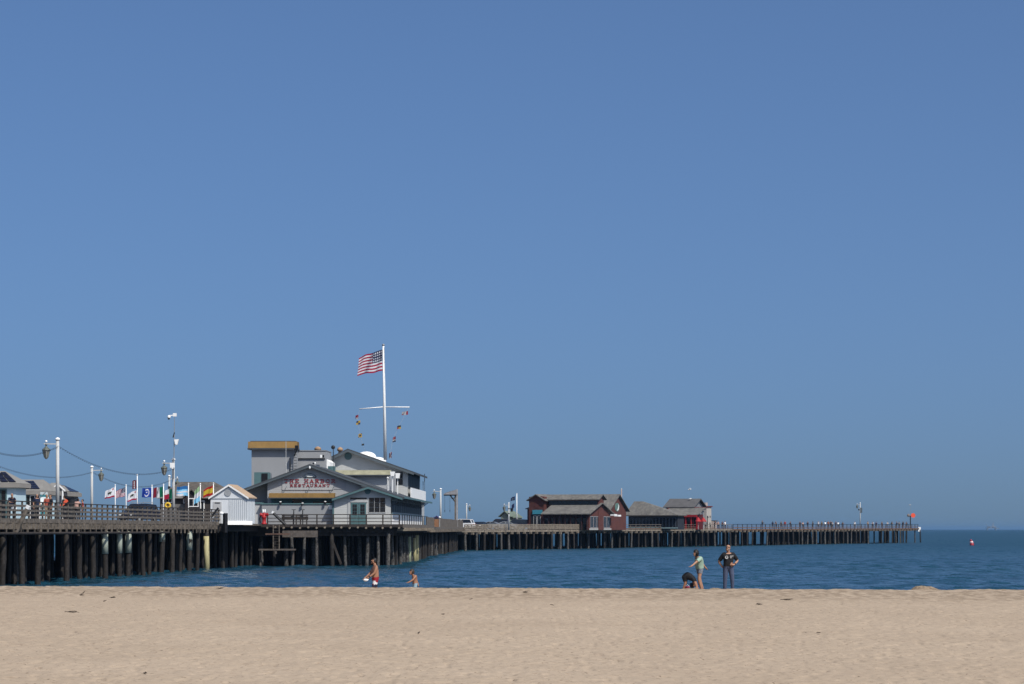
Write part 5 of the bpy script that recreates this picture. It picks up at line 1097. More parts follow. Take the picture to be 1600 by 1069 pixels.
# white block at the end
A = Frame(*at(1104, 505), 25.6, 3.5); q = A.p; D = 3.5
t = thing('end_building', 'cream walled block with a red roof edge, last building before the open outer wharf', 'building', A)
x0, x1 = q(1096, 0, 0)[0], q(1104, 0, 0)[0]; ze = q(0, 797, 0)[1]
MB().box(x0, x1, 0, 2.8, D, ze).build('wall', cream, t); MB().box(x0 - .2, x1 + .2, -.2, 3.0, ze + .003, ze + .22).build('red_roof_edge', mat('dull_red_trim', (.16, .025, .025)), t)
MB().box(x0, x0 + .7, .5, 1.8, ze + .225, ze + .95).build('stair_box', mat('pinkish_wall', (.50, .42, .38), .7, .08, 1), t)
for yy, za, zb_ in ((.5, 2.3, 2.7), (1.8, 2.4, 2.8), (1.7, .4, 1.4)): window(None, yy, yy + .55, D + za, D + zb_, x1, 1, 1, t, cream, .06, face='x')
MB().box(x1 - .6, x1 + .5, 2.81, 4.6, D, D + 1.7).build('side_annex', mat('pinkish_wall', (.5, .42, .38)), t); MB().box(x1 - .7, x1 + .7, 2.81, 4.8, D + 1.703, D + 1.85).build('annex_roof', slate, t)
X, Y, z = at(1105.3, 492, 806); o = thing('marker_post', 'dark thin post standing before the cream end building', 'post', Frame(X, Y, 0, 3.5)); MB().tube([(0, 0, 3.5), (0, 0, z)], .09, 6).build('pole', dark, o)
# storm signal at the pier end
X, Y = S4.w(-.6, L4 - 4); X, Y, z = at(1422.5, Y, 789); t = thing('signal_post', 'dark post with a round orange board at the outer end of the wharf', 'signal post', Frame(X, Y, 0, 3.75)); zc = at(0, Y, 806)[2]
MB().tube([(0, 0, 3.75), (0, 0, zc)], [.16, .13], 8).build('post', dark, t); MB().tube([(0, 0, zc), (0, 0, z)], .025, 5).build('aerial', grey_m, t); MB().ball((-.1, 0, z), (.32, .1, .09), 8).build('wind_sensor', white_dirty, t)
MB().tube([(.68, -.1, zc + .1), (.68, -.04, zc + .1)], .58, 18).build('orange_board', mat('orange_board', (.72, .09, .04), .6, .08, 3), t); MB().ball((-.5, 0, zc + .1), (.38, .2, .42), 10).build('camera_housing', mat('tan_grey', (.25, .2, .17), .6, .1, 3), t); MB().beam((-.5, 0, zc - .2), (.6, 0, zc - .2), .1, .1).build('crossbar', dark, t)

# ------------------------------------------------------------------ buoy and offshore platform
X, Y = at(1519, 520); t = thing('buoy', 'small tilted red and white buoy floating right of the wharf end', 'buoy', Frame(X, Y, 0, -.1)); t.rotation_euler.y = R(-12)
MB().lathe([(.30, -.3), (.46, .1), (.44, .5)], (0, 0, -.1 + .1), 14).build('base', mat('buoy_red', (.42, .04, .06), .5, .1, 3), t, True); MB().lathe([(.43, .505), (.34, .95)], n=14).build('band', mat('buoy_pink', (.62, .42, .42), .5, .1, 3), t, True); MB().lathe([(.335, .955), (.16, 1.25), (.05, 1.36)], n=14).build('top', mat('buoy_red', (.42, .04, .06)), t, True)
X, Y = at(1549, 7800); t = thing('oil_platform', 'faint offshore oil platform on the horizon at the right', 'oil platform', Frame(X, Y, 0, -4)); steel = mat('hazed_steel', (.30, .33, .36), .7, .1, .05)  # steel kept pale blue-grey, part of the distance haze put into its colour
for sx in (-1, 1):
    for sy in (-1, 1): MB().beam((sx * 15, sy * 9, -4), (sx * 12, sy * 7, 7), 1.8, 1.8).build('leg', steel, t)
MB().box(-17, 17, -10, 10, 6.5, 8.3).box(-14, 15, -9, 9, 11, 12.3).box(-12, -4, -6, 6, 8.3, 11).box(3, 14, -7, 7, 8.3, 11).build('deck', steel, t)
MB().beam((-12, 0, 12), (-17, 0, 20), 1.2, 1.2).build('crane', steel, t)
b = MB()
for sx in (-1, 1):
    for sy in (-1, 1): b.beam((4 + sx * 3, sy * 3, 12), (6 + sx * .8, sy * .8, 25), .8, .8)
b.box(3, 10, -3, 3, 12.3, 14); b.build('derrick', steel, t); MB().box(12, 24, -5, 5, 5.5, 7.0).build('helideck', steel, t)

# ------------------------------------------------------------------ gulls
def gull(label, X, Y, z, flying):
    t = thing('seagull', label, 'bird', Frame(X, Y, 0, z))
    MB().tube([(-.28, 0, z + .02), (-.12, 0, z + .04), (.1, 0, z + .07), (.22, 0, z + .13), (.30, 0, z + .14)], [.03, .09, .11, .07, .03], 8).build('body', white, t, True)
    MB().ball((.30, 0, z + .16), .065, 8).build('head', white, t, True); MB().tube([(.34, 0, z + .15), (.43, 0, z + .14)], [.02, .005], 5).build('beak', mat('yellow_ring', (.62, .40, .03)), t)
    for s in (-1, 1):
        b = MB()
        if flying: b.tube([(.05, s * .08, z + .08), (.10, s * .35, z + .30), (.0, s * .75, z + .22)], [.10, .08, .015], 6, sq=.25)
        else: b.tube([(.12, s * .09, z + .1), (-.1, s * .1, z + .06), (-.38, s * .03, z + .02)], [.05, .07, .015], 6, sq=.6)
        b.build('wing', white if flying else mat('gull_grey', (.4, .42, .44), .7, .1, 5), t, True)
        if not flying: MB().tube([(.02, s * .04, z), (.02, s * .04, z - .14)], .012, 5).build('leg', mat('yellow_ring', (.62, .40, .03)), t)
X, Y, z = at(1077, 430, 765.5); gull('white seagull gliding above the grey two storey house', X, Y, z, True)
X, Y, z = at(1079, 486.5, 780); gull('seagull standing on the roof ridge of the grey two storey house', X, 487 + 1.5, z, False)

# ------------------------------------------------------------------ people
EDG = [('pelvis', 'spine'), ('spine', 'chest'), ('chest', 'neck'), ('neck', 'jaw'), ('jaw', 'skull'), ('skull', 'crown')]
for s in 'LR': EDG += [('chest', 'sh' + s), ('sh' + s, 'el' + s), ('el' + s, 'wr' + s), ('wr' + s, 'pa' + s), ('pelvis', 'hip' + s), ('hip' + s, 'kn' + s), ('kn' + s, 'an' + s), ('an' + s, 'toe' + s)]
RAD = dict(pelvis=.135, spine=.125, chest=.145, neck=.060, jaw=.082, skull=.103, crown=.070, sh=.068, el=.046, wr=.031, pa=.036, hip=.092, kn=.060, an=.042, toe=.038)
def stand(**over):
    J = dict(pelvis=(0, 0, .95), spine=(0, 0, 1.12), chest=(0, 0, 1.31), neck=(0, .01, 1.47), jaw=(0, -.02, 1.56), skull=(0, -.005, 1.64), crown=(0, .0, 1.72))
    for s, m in (('L', 1), ('R', -1)):
        J.update({'sh' + s: (m * .185, .0, 1.41), 'el' + s: (m * .24, .03, 1.14), 'wr' + s: (m * .25, -.05, .90), 'pa' + s: (m * .25, -.07, .81), 'hip' + s: (m * .095, 0, .90), 'kn' + s: (m * .11, -.02, .50), 'an' + s: (m * .12, .02, .085), 'toe' + s: (m * .14, -.15, .035)})
    J.update(over); return J
def body_mesh(J, fat=1.0, thick=None, levels=1, cuts=()):
    """one continuous skinned surface over the joints, cut along the hems so that garments end on clean lines"""
    names = [n for n in J if n not in ('jaw', 'skull', 'crown') and n[0] != '_']; me = bpy.data.meshes.new('body'); me.from_pydata([tuple(Vector(J[n]).lerp(Vector(J['skull']), .55)) if n == 'jaw' else J[n] for n in names], [(names.index(a), names.index(b)) for a, b in EDG if a in names and b in names], [])
    ob = bpy.data.objects.new('body', me); COL.objects.link(ob); sk = ob.modifiers.new('skin', 'SKIN'); sb_ = ob.modifiers.new('sub', 'SUBSURF'); sb_.levels = levels; sb_.render_levels = levels
    sv = me.skin_vertices[0].data
    for i, n in enumerate(names):
        k = n[:-1] if n[-1] in 'LR' and n[:-1] in RAD else n; r = RAD[k] * 1.12 * (fat if k in ('pelvis', 'spine', 'chest') else 1) * (thick or {}).get(k, 1)
        if n == 'jaw': r = .055 * (thick or {}).get('neck', 1)
        sv[i].radius = (r, r); sv[i].use_root = (n == 'pelvis')
    dg = bpy.context.evaluated_depsgraph_get(); m2 = bpy.data.meshes.new_from_object(ob.evaluated_get(dg))
    bpy.data.objects.remove(ob); bpy.data.meshes.remove(me)
    bm = bmesh.new(); bm.from_mesh(m2)
    for a, b_, t in cuts:
        A_, B_ = Vector(J[a]), Vector(J[b_]); bmesh.ops.bisect_plane(bm, geom=bm.verts[:] + bm.edges[:] + bm.faces[:], dist=1e-5, plane_co=A_.lerp(B_, t), plane_no=(B_ - A_).normalized())
    tmp = MB(); nk = Vector(J['chest']).lerp(Vector(J['neck']), .72); s0 = (thick or {}).get('neck', 1); tmp.tube([nk, Vector(J['neck']).lerp(Vector(J['jaw']), .25), Vector(J['skull']).lerp(Vector(J['jaw']), .2)], [.072 * s0, .060 * s0, .056 * s0], 12)
    n0f = len(bm.faces); t_ = tmp.mesh('neck', []); bm.from_mesh(t_); bpy.data.meshes.remove(t_)
    # shaped head set on the neck: rings from chin to crown
    jw, cr, sk_ = Vector(J['jaw']), Vector(J['crown']), Vector(J['skull']); up = (cr - jw).normalized(); fw = Vector(J.get('_look', (0, -1, 0))); fw = (fw - up * fw.dot(up)).normalized(); sd = up.cross(fw); s_ = (thick or {}).get('skull', 1)
    prof = [(-.125, .012, .012, .055), (-.118, .038, .036, .048), (-.095, .055, .066, .030), (-.06, .066, .084, .012), (-.02, .072, .094, .002), (.02, .076, .098, -.004), (.06, .074, .095, -.008), (.095, .060, .078, -.010), (.118, .034, .046, -.010), (.126, .008, .01, -.010)]
    rings = []
    for h, rx, ry, f_ in prof:
        rings.append([bm.verts.new(sk_ + (up * h + fw * (f_ + ry * math.cos(2 * math.pi * j / 14)) + sd * rx * math.sin(2 * math.pi * j / 14)) * s_) for j in range(14)])
    for r0, r1 in zip(rings[:-1], rings[1:]):
        for j in range(14): bm.faces.new((r0[j], r1[j], r1[(j + 1) % 14], r0[(j + 1) % 14]))
    bm.faces.new(rings[0]); bm.faces.new(rings[-1][::-1])
    bm.faces.ensure_lookup_table(); bmesh.ops.recalc_face_normals(bm, faces=bm.faces[n0f:]); bm.to_mesh(m2); bm.free(); return m2
def hem_cuts(sleeve, leg, shirt):
    c = [('pelvis', 'spine', .15 if shirt else .25)]
    for s in 'LR':
        if shirt and sleeve < 1: c.append(('sh' + s, 'el' + s, sleeve))
        c.append(('hip' + s, 'kn' + s, leg)) if leg != 'long' else c.append(('kn' + s, 'an' + s, .93))
    if shirt: c.append(('chest', 'neck', .62))
    return c
def seg_of(c, J, Vj):
    best = None
    for a, b in EDG:
        if b == 'crown': continue
        A_, B_ = Vj[a], Vj[b]; d = B_ - A_; t = max(0, min(1, (c - A_).dot(d) / d.length_squared)); dist = (c - (A_ + d * t)).length
        k = b[:-1] if b[-1] in 'LR' and b[:-1] in RAD else b; dist -= .5 * RAD[k]
        if best is None or dist < best[0]: best = (dist, a, b, t)
    a_, b_ = Vj['pelvis'], Vj['spine']; n_ = Vj['neck'] - Vj['chest']; r_ = c - Vj['chest']
    return best[1], best[2], best[3], (c - a_).dot(b_ - a_) / (b_ - a_).length_squared, (r_ - n_ * (r_.dot(n_) / n_.length_squared)).length
def region(a, b, t, sleeve=.75, leg='long', shirt=True, tw=0.0, rn=0.0):
    if b in ('jaw', 'skull', 'crown') or (b == 'neck' and t > .98): return 0
    if b[:2] in ('wr', 'pa') : return 1 if sleeve > 1 and b[:2] == 'wr' and shirt else 0
    if b[:2] == 'el': return 1 if t < sleeve and shirt else 0
    if b[:2] == 'sh' or b in ('chest', 'neck'): return (0 if b == 'neck' and t > .62 and rn < .11 else 1) if shirt else 0
    if b == 'spine' or b[:3] == 'hip': return (1 if tw > .15 else 2) if shirt else (0 if tw > .25 else 2)
    if b[:2] == 'kn': return 2 if leg == 'long' or t < leg else 0
    if b[:2] == 'an': return 2 if leg == 'long' and t < .93 else 0
    return 3 if b[:3] == 'toe' and leg == 'long' else 0
def hand(b, wr, pa, side):
    """palm, four fingers of unequal length bent at the knuckles, thumb leaving the side"""
    wr = Vector(wr); pa = Vector(pa); d = (pa - wr).normalized(); sd = d.cross(Vector((0, 0, 1)) if abs(d.z) < .9 else Vector((0, 1, 0))).normalized(); nrm = sd.cross(d)
    b.tube([pa - d * .05, pa + d * .005, pa + d * .045], [.030, .042, .038], 8, sq=.5)
    for i, ln in enumerate((.060, .075, .070, .052)):
        o = pa + d * .04 + sd * (.027 - .018 * i); b.tube([o, o + d * ln * .45 + nrm * .006, o + d * ln * .85 + nrm * .022], [.0095, .0085, .0065], 6)
    o = pa - d * .02 + sd * .032 * side; b.tube([o, o + sd * .03 * side + d * .028, o + sd * .035 * side + d * .062], [.012, .010, .008], 6)
def shell(me, sel, off):
    bm = bmesh.new(); bm.from_mesh(me); bm.faces.ensure_lookup_table(); bm.normal_update()
    bmesh.ops.delete(bm, geom=[f for f in bm.faces if f.index not in sel], context='FACES')
    nm = {v: v.normal.copy() for v in bm.verts}
    for v in bm.verts: v.co += nm[v] * off
    o = bpy.data.meshes.new('garment'); bm.to_mesh(o); bm.free(); return o
def person(label, J, fr, heading=0.0, scale=1.0, skin=skin_m, shirt=None, legs=None, shoes=black, hair=hair_d, hairstyle='short', sleeve=.75, leg='long', fat=1.0, names=('shirt', 'trousers'), garment2=None, levels=2, thick=None, look=None):
    t = thing('person', label, 'person', fr); t['_z0'] = 0.0; t.rotation_euler.z = R(heading); t.scale = (scale,) * 3
    if look: J['_look'] = look
    Vj = {k: Vector(v) for k, v in J.items()}
    me = body_mesh(J, fat, thick, levels, hem_cuts(sleeve, leg, shirt is not None)); hs_ = (thick or {}).get('skull', 1)
    reg = {}
    for p_ in me.polygons: a, b_, tt, tw, rn = seg_of(p_.center, J, Vj); reg[p_.index] = region(a, b_, tt, sleeve, leg, shirt is not None, tw, rn)
    extra = MB()
    for s, m in (('L', 1), ('R', -1)): hand(extra, J['wr' + s], J['pa' + s], m)
    # face: nose, ears, brow side given by the head's own forward direction
    up = (Vj['crown'] - Vj['jaw']).normalized(); fw = Vector((0, -1, 0)); fw = Vector(J.get('_look', fw)) if '_look' in J else fw; fw = (fw - up * fw.dot(up)).normalized(); sd = up.cross(fw)
    hc = Vj['skull']
    extra.tube([hc + fw * .088 * hs_ + up * .012, hc + fw * .116 * hs_ - up * .028, hc + fw * .088 * hs_ - up * .036], [.009, .016, .010], 6)
    for s in (-1, 1): extra.ball(hc + sd * .074 * s * hs_ - up * .012, (.014, .020, .030), 6)
    tmp = extra.mesh('tmp', [skin]); bm = bmesh.new(); bm.from_mesh(me); bm.from_mesh(tmp); nb_ = bpy.data.meshes.new('body'); bm.to_mesh(nb_); bm.free(); nb_.materials.append(skin); nb_.polygons.foreach_set('use_smooth', [True] * len(nb_.polygons))
    put('body', nb_, t)
    def wear(nm, rid, off, m):
        sel = {i for i, r_ in reg.items() if r_ == rid}
        if not sel: return None
        g = shell(me, sel, off); g.materials.append(m) if not isinstance(m, (list, tuple)) else [g.materials.append(x) for x in m]
        g.polygons.foreach_set('use_smooth', [True] * len(g.polygons)); return put(nm, g, t)
    o1 = wear(names[0], 1, .020, shirt) if shirt else None
    o2 = wear(names[1], 2, .016, legs); wear('shoes', 3, .012, shoes)
    # eyes, mouth
    e = MB()
    for s in (-1, 1): e.ball(hc + fw * .083 * hs_ + sd * .032 * s + up * .014, .010, 6)
    put('eyes', e.mesh('eyes', black), t); mth = MB().beam(hc + fw * .090 * hs_ - up * .066 * hs_ - sd * .022, hc + fw * .090 * hs_ - up * .066 * hs_ + sd * .022, .010, .008); put('mouth', mth.mesh('mouth', mat('lips', (.25, .09, .07), .5, .05, 5)), t)
    if hairstyle:                                    # a close cap of hair with a broken, tufted surface
        h = MB(); k = {'short': (1.11, -.35, .012), 'bob': (1.19, -.72, .022), 'crop': (1.065, -.2, .006)}[hairstyle]; nu, nv = 26, 18; vs = []; dirs = []
        for i in range(nv + 1):
            for j in range(nu):
                th, ph = math.pi * i / nv, 2 * math.pi * j / nu; d = up * math.cos(th) + (fw * math.cos(ph) + sd * math.sin(ph)) * math.sin(th); dirs.append((d.dot(fw), d.dot(up)))
                r = Vector((d.dot(sd) * .086, d.dot(fw) * .106, d.dot(up) * .134)); q_ = sd * r.x + fw * (r.y - .006) + up * r.z
                vs.append(hc + q_ * k[0] * hs_ + d * random.uniform(-1, 1) * k[2])
        fs = []
        for i in range(nv):
            for j in range(nu):
                idx = (i * nu + j, i * nu + (j + 1) % nu, (i + 1) * nu + (j + 1) % nu, (i + 1) * nu + j); f_ = sum(dirs[q_][0] for q_ in idx) / 4; u_ = sum(dirs[q_][1] for q_ in idx) / 4
                if u_ > .42 or (u_ > k[1] and f_ < .25 + (.25 if hairstyle == 'bob' and u_ < .2 else 0)): fs.append(idx[::-1])
        h.add(vs, fs); hm_ = h.mesh('hair', hair, True); bm = bmesh.new(); bm.from_mesh(hm_); bmesh.ops.delete(bm, geom=[v for v in bm.verts if not v.link_faces], context='VERTS'); bm.to_mesh(hm_); bm.free(); put('hair', hm_, t)
    return t, Vj, hc, fw, up, sd, o1, o2
def beard(hc, fw, up, sd, m, t, hs=1.0):
    b = MB(); n = 11; rows = [(-.050, .074, .060, .100), (-.075, .072, .050, .092), (-.100, .062, .034, .078), (-.128, .042, .012, .050)]
    vs = [hc + (up * h + fw * (f0 + (ry) * math.cos(a) * .5 + .02 * 0) + sd * rx * math.sin(a)) * hs for h, rx, f0, ry in rows for a in np.linspace(-1.45, 1.45, n)]
    b.add(vs, [(i * n + j, i * n + j + 1, (i + 1) * n + j + 1, (i + 1) * n + j) for i in range(len(rows) - 1) for j in range(n - 1) if not (i == 0 and 3 < j < 6)]); put('beard', b.mesh('beard', m, True), t)
def gz(X, Y): return float(beach_z(X, Y))
# the man in black with his hands on his hips
X, Y = at(1138, 91.9); z = gz(X, Y) - .02
J = stand(skull=(-.015, -.03, 1.635), jaw=(-.035, -.07, 1.555), crown=(0, -.015, 1.72),
          shL=(.18, 0, 1.40), elL=(.36, .05, 1.17), wrL=(.20, -.11, 1.03), paL=(.13, -.16, 1.02), shR=(-.185, 0, 1.39), elR=(-.34, .10, 1.14), wrR=(-.22, .06, .96), paR=(-.17, .11, .93),
          hipL=(.10, 0, .9), knL=(.14, -.03, .5), anL=(.16, .02, .085), toeL=(.20, -.14, .035), hipR=(-.10, 0, .9), knR=(-.12, -.02, .5), anR=(-.13, .02, .085), toeR=(-.17, -.14, .035)); J0 = dict(J)
tee = mat('black_tee', (.012, .012, .014), .85, .1, 6); jeans = mat('blue_jeans', (.075, .095, .16), .85, .2, 7)
t, Vj, hc, fw, up, sd, sh, tr = person('man in black printed t-shirt and blue jeans standing with hands on hips', J, Frame(X, Y, 0, z), 6, 1.03, skin_m, tee, jeans, mat('dark_shoes', (.03, .03, .03), .7, .1, 5), hair_d, None, .8, fat=1.12, look=(-.45, -1, -.2))
g = MB()
for s in (-1, 1): g.ball(hc + fw * .088 + sd * .033 * s + up * .012, (.031, .014, .021), 8)
g.beam(hc + fw * .095 - sd * .03 + up * .018, hc + fw * .095 + sd * .03 + up * .018, .010, .010)
for s in (-1, 1): g.beam(hc + fw * .075 + sd * .060 * s + up * .018, hc - fw * .01 + sd * .080 * s + up * .014, .008, .010)
put('sunglasses', g.mesh('sunglasses', black), t)
beard(hc, fw, up, sd, mat('grey_beard', (.30, .26, .23), .8, .1, 9), t)
pr = MB().add([(-.10 + .062 * math.cos(a), -.190 + .012 * math.cos(a), 1.30 + .06 * math.sin(a)) for a in np.linspace(0, 6.28, 14, endpoint=False)], [tuple(range(13, -1, -1))], 0)
pr.add([(-.10 + .03 * math.cos(a), -.196, 1.315 + .028 * math.sin(a)) for a in np.linspace(0, 6.28, 10, endpoint=False)], [tuple(range(9, -1, -1))], 1)
for k, (a, w_) in enumerate(((.035, .13), (.0, .08), (-.035, .05))): pr.add([(.03, -.192, 1.315 + a - .010), (.03 + w_, -.180, 1.315 + a - .010), (.03 + w_, -.180, 1.315 + a + .012), (.03, -.192, 1.315 + a + .012)], [(0, 1, 2, 3)], 0)
put('shirt_print', pr.mesh('shirt_print', [mat('print_white', (.48, .48, .47), .8, .05, 5), tee]), t)
wt = MB().tube([Vj['wrL'] + (Vj['elL'] - Vj['wrL']).normalized() * .06, Vj['wrL'] + (Vj['elL'] - Vj['wrL']).normalized() * .02], .046, 10); put('wristband', wt.mesh('wristband', black), t)
# the youngster in a mint t-shirt, seen from behind, striding
X, Y = at(1093.5, 91.6); z = gz(X, Y) - .01
J = stand(pelvis=(0, 0, .94), chest=(.02, -.08, 1.30), neck=(.02, -.13, 1.44), jaw=(.02, -.20, 1.50), skull=(.02, -.21, 1.59), crown=(.02, -.19, 1.68), spine=(0, -.03, 1.11),
          shL=(.20, -.09, 1.38), elL=(.28, -.34, 1.24), wrL=(.32, -.56, 1.10), paL=(.33, -.65, 1.06), shR=(-.17, -.04, 1.39), elR=(-.24, .24, 1.22), wrR=(-.27, .42, 1.02), paR=(-.28, .50, .95),
          hipL=(.09, -.01, .9), knL=(.10, -.12, .50), anL=(.10, .02, .085), toeL=(.10, -.15, .04), hipR=(-.09, .01, .9), knR=(-.09, .05, .50), anR=(-.08, .20, .10), toeR=(-.09, .06, .035), _look=(0, -1, -.35))
mint = mat('mint_tee', (.36, .50, .39), .85, .1, 6); shorts_p = mat('patterned_shorts', (.14, .16, .21), .85, .4, 14, col2=(.32, .33, .34))
t, *_ = person('youngster in a mint green t-shirt and patterned shorts stepping over the sand with arms spread', J, Frame(X, Y, 0, z), -62, .905, skin_m, mint, shorts_p, hair=hair_d, hairstyle='bob', sleeve=.85, leg=.35, names=('shirt', 'shorts'), thick={'chest': 1.1, 'spine': 1.12})
hd = MB().tube([(.02 - .1, .02, 1.40), (.02, .055, 1.36), (.02 + .1, .02, 1.40)], [.03, .05, .03], 8); put('hood', hd.mesh('hood', mint), t)
# the child bent double, hands on the sand
X, Y = at(1076, 91.3); z = gz(X, Y) - .01
J = dict(pelvis=(0, .15, .58), spine=(0, .06, .62), chest=(0, -.10, .53), neck=(0, -.21, .41), jaw=(0, -.19, .30), skull=(0, -.16, .23), crown=(0, -.12, .14))
for s, m in (('L', 1), ('R', -1)): J.update({'sh' + s: (m * .13, -.18, .46), 'el' + s: (m * .16, -.28, .27), 'wr' + s: (m * .16, -.32, .11), 'pa' + s: (m * .16, -.35, .055), 'hip' + s: (m * .09, .16, .54), 'kn' + s: (m * .11, .11, .30), 'an' + s: (m * .11, .20, .07), 'toe' + s: (m * .12, .06, .03)})
blk = mat('black_top', (.010, .010, .012), .8, .1, 6)
t, *_ = person('child in black bent double on the sand with hands on the ground', J, Frame(X, Y, 0, z), 80, .98, skin_t, blk, blk, hair=hair_d, hairstyle='short', sleeve=.55, leg=.75, fat=1.2, names=('shirt', 'shorts'), thick={k: .86 for k in ('sh', 'el', 'hip', 'kn', 'neck', 'skull', 'jaw')})
f = Frame(*at(1074, 91.0), 0, z); o = thing('sand_bucket', 'small pink toy bucket on the sand under the bent child', 'bucket', f); MB().lathe([(.07, 0), (.095, .17), (.10, .18)], (0, 0, z + .0), 12).build('bucket', mat('pink_plastic', (.45, .06, .12), .4, .05, 3), o, True); MB().tube([(-.09, 0, z + .17), (0, -.05, z + .24), (.09, 0, z + .17)], .006, 5).build('handle', white, o)
# bare-chested man walking along the water
X, Y = at(586.5, 97.0); z = gz(X, Y) - .05
J = stand(chest=(0, .0, 1.31), neck=(0, -.01, 1.47), jaw=(.02, -.08, 1.54), skull=(.01, -.055, 1.63), crown=(0, -.01, 1.71), spine=(0, -.02, 1.12), shL=(.19, .01, 1.41), elL=(.22, -.10, 1.15), wrL=(.20, -.32, .99), paL=(.19, -.39, .94), shR=(-.19, .0, 1.40), elR=(-.23, -.15, 1.14), wrR=(-.20, -.34, .98), paR=(-.19, -.41, .93), knL=(.10, -.12, .5), anL=(.11, -.08, .085), toeL=(.12, -.25, .035), knR=(-.10, .05, .5), anR=(-.11, .22, .10), toeR=(-.12, .07, .035))
tr_m = [mat('trunks_red', (.36, .015, .03), .8, .1, 5), mat('trunks_white', (.62, .60, .60), .8, .1, 5), mat('trunks_navy', (.02, .025, .06), .8, .1, 5)]
t, Vj, hc, fw, up, sd, o1, o2 = person('bare-chested bearded man in red, white and navy swim trunks walking along the shore', J, Frame(X, Y, 0, z), -72, 1.0, skin_t, None, tr_m, hair=hair_d, hairstyle='crop', leg=.75, fat=1.13, names=('shirt', 'swim_trunks'))
for p_ in o2.data.polygons: c = p_.center; p_.material_index = 2 if c.z < .70 else (1 if c.z < .80 - .45 * c.y and c.z > .66 - .45 * c.y and c.z < .86 else 0)
beard(hc, fw, up, sd, hair_d, t)
wt = MB().tube([Vj['wrL'] + (Vj['elL'] - Vj['wrL']).normalized() * .05, Vj['wrL'] + (Vj['elL'] - Vj['wrL']).normalized() * .01], .044, 10); put('wristwatch', wt.mesh('wristwatch', black), t)
hw = Matrix.Rotation(R(-72), 3, 'Z') @ (Vj['paL'] + Vector((0, -.06, -.06))); o = MB().ball((0, 0, 0), (.10, .07, .055), 10).tube([(.05, 0, .0), (.12, .01, .03)], [.03, .012], 6).build('towel', white, None, True); o.location = (X + hw.x, Y + hw.y, z + hw.z); tag(o, "bunched white cloth held in the bare-chested man's hand", 'cloth')
# boy in pale blue trunks
X, Y = at(648.5, 97.0); z = gz(X, Y) - .04
J = stand(chest=(0, -.06, 1.29), neck=(0, -.11, 1.43), jaw=(0, -.20, 1.50), skull=(0, -.19, 1.60), crown=(0, -.16, 1.69), spine=(0, -.02, 1.11), shL=(.17, -.03, 1.38), elL=(.24, -.22, 1.18), wrL=(.22, -.44, 1.06), paL=(.21, -.52, 1.04), shR=(-.17, -.02, 1.38), elR=(-.26, .17, 1.20), wrR=(-.22, .26, .97), paR=(-.20, .27, .88), knL=(.10, -.14, .5), anL=(.11, -.05, .085), toeL=(.12, -.2, .035), knR=(-.10, .04, .5), anR=(-.11, .24, .11), toeR=(-.12, .1, .035))
t, *_ = person('small boy in pale blue swim trunks wading behind the bare-chested man', J, Frame(X, Y, 0, z), -66, .735, skin_t, None, mat('pale_blue_trunks', (.26, .42, .52), .8, .2, 12, col2=(.45, .55, .6)), hair=hair_b, hairstyle='short', leg=.7, names=('shirt', 'swim_trunks'), thick={'skull': 1.22, 'jaw': 1.18, 'crown': 1.2, 'spine': .92, 'chest': .92})

# people up on the wharf: one continuous mesh each, clothed by material slot
def crowd_proto(J, sleeve, leg, fat=1.0):
    Vj = {k: Vector(v) for k, v in J.items()}; me = body_mesh(J, fat, None, 1, hem_cuts(sleeve, leg, True)); b = MB()
    up = (Vj['crown'] - Vj['jaw']).normalized(); fw = Vector((0, -1, 0)); fw = (fw - up * fw.dot(up)).normalized()
    for s, m in (('L', 1), ('R', -1)): hand(b, J['wr' + s], J['pa' + s], m)
    hc = Vj['skull']; b.tube([hc + fw * .09 + up * .01, hc + fw * .118 - up * .028, hc + fw * .09 - up * .034], [.008, .015, .008], 5)
    tmp = b.mesh('tmp', [skin_m]); bm = bmesh.new(); bm.from_mesh(me); n0_ = len(bm.faces); bm.from_mesh(tmp); out = bpy.data.meshes.new('person'); bm.to_mesh(out); bm.free()
    mi = []
    for p_ in out.polygons:
        if p_.index >= n0_: mi.append(0); continue
        a, b_, tt, tw, rn = seg_of(p_.center, J, Vj); r_ = region(a, b_, tt, sleeve, leg, True, tw, rn)
        c = p_.center - hc
        if r_ == 0 and b_ in ('skull', 'crown', 'jaw') and (c.dot(up) > .045 or c.dot(fw) < -.01) and c.dot(up) > -.07: r_ = 4
        mi.append(r_)
    for m in (skin_m, white, jeans, black, hair_d): out.materials.append(m)
    out.polygons.foreach_set('material_index', mi); out.polygons.foreach_set('use_smooth', [True] * len(mi)); return out
lean = dict(chest=(0, -.12, 1.27), neck=(0, -.18, 1.41), jaw=(0, -.24, 1.47), skull=(0, -.23, 1.56), crown=(0, -.21, 1.65), shL=(.185, -.13, 1.36), elL=(.22, -.34, 1.16), wrL=(.14, -.52, 1.10), paL=(.10, -.58, 1.10), shR=(-.185, -.13, 1.36), elR=(-.22, -.34, 1.16), wrR=(-.14, -.52, 1.10), paR=(-.10, -.58, 1.10))
PR = {'stand': crowd_proto(stand(), .7, 'long'), 'lean': crowd_proto(stand(**lean), .7, 'long', 1.08), 'fish': crowd_proto(stand(elL=(.24, -.2, 1.22), wrL=(.12, -.4, 1.25), paL=(.08, -.47, 1.26), elR=(-.25, -.12, 1.16), wrR=(-.12, -.34, 1.12), paR=(-.08, -.41, 1.13)), 1.2, 'long')}
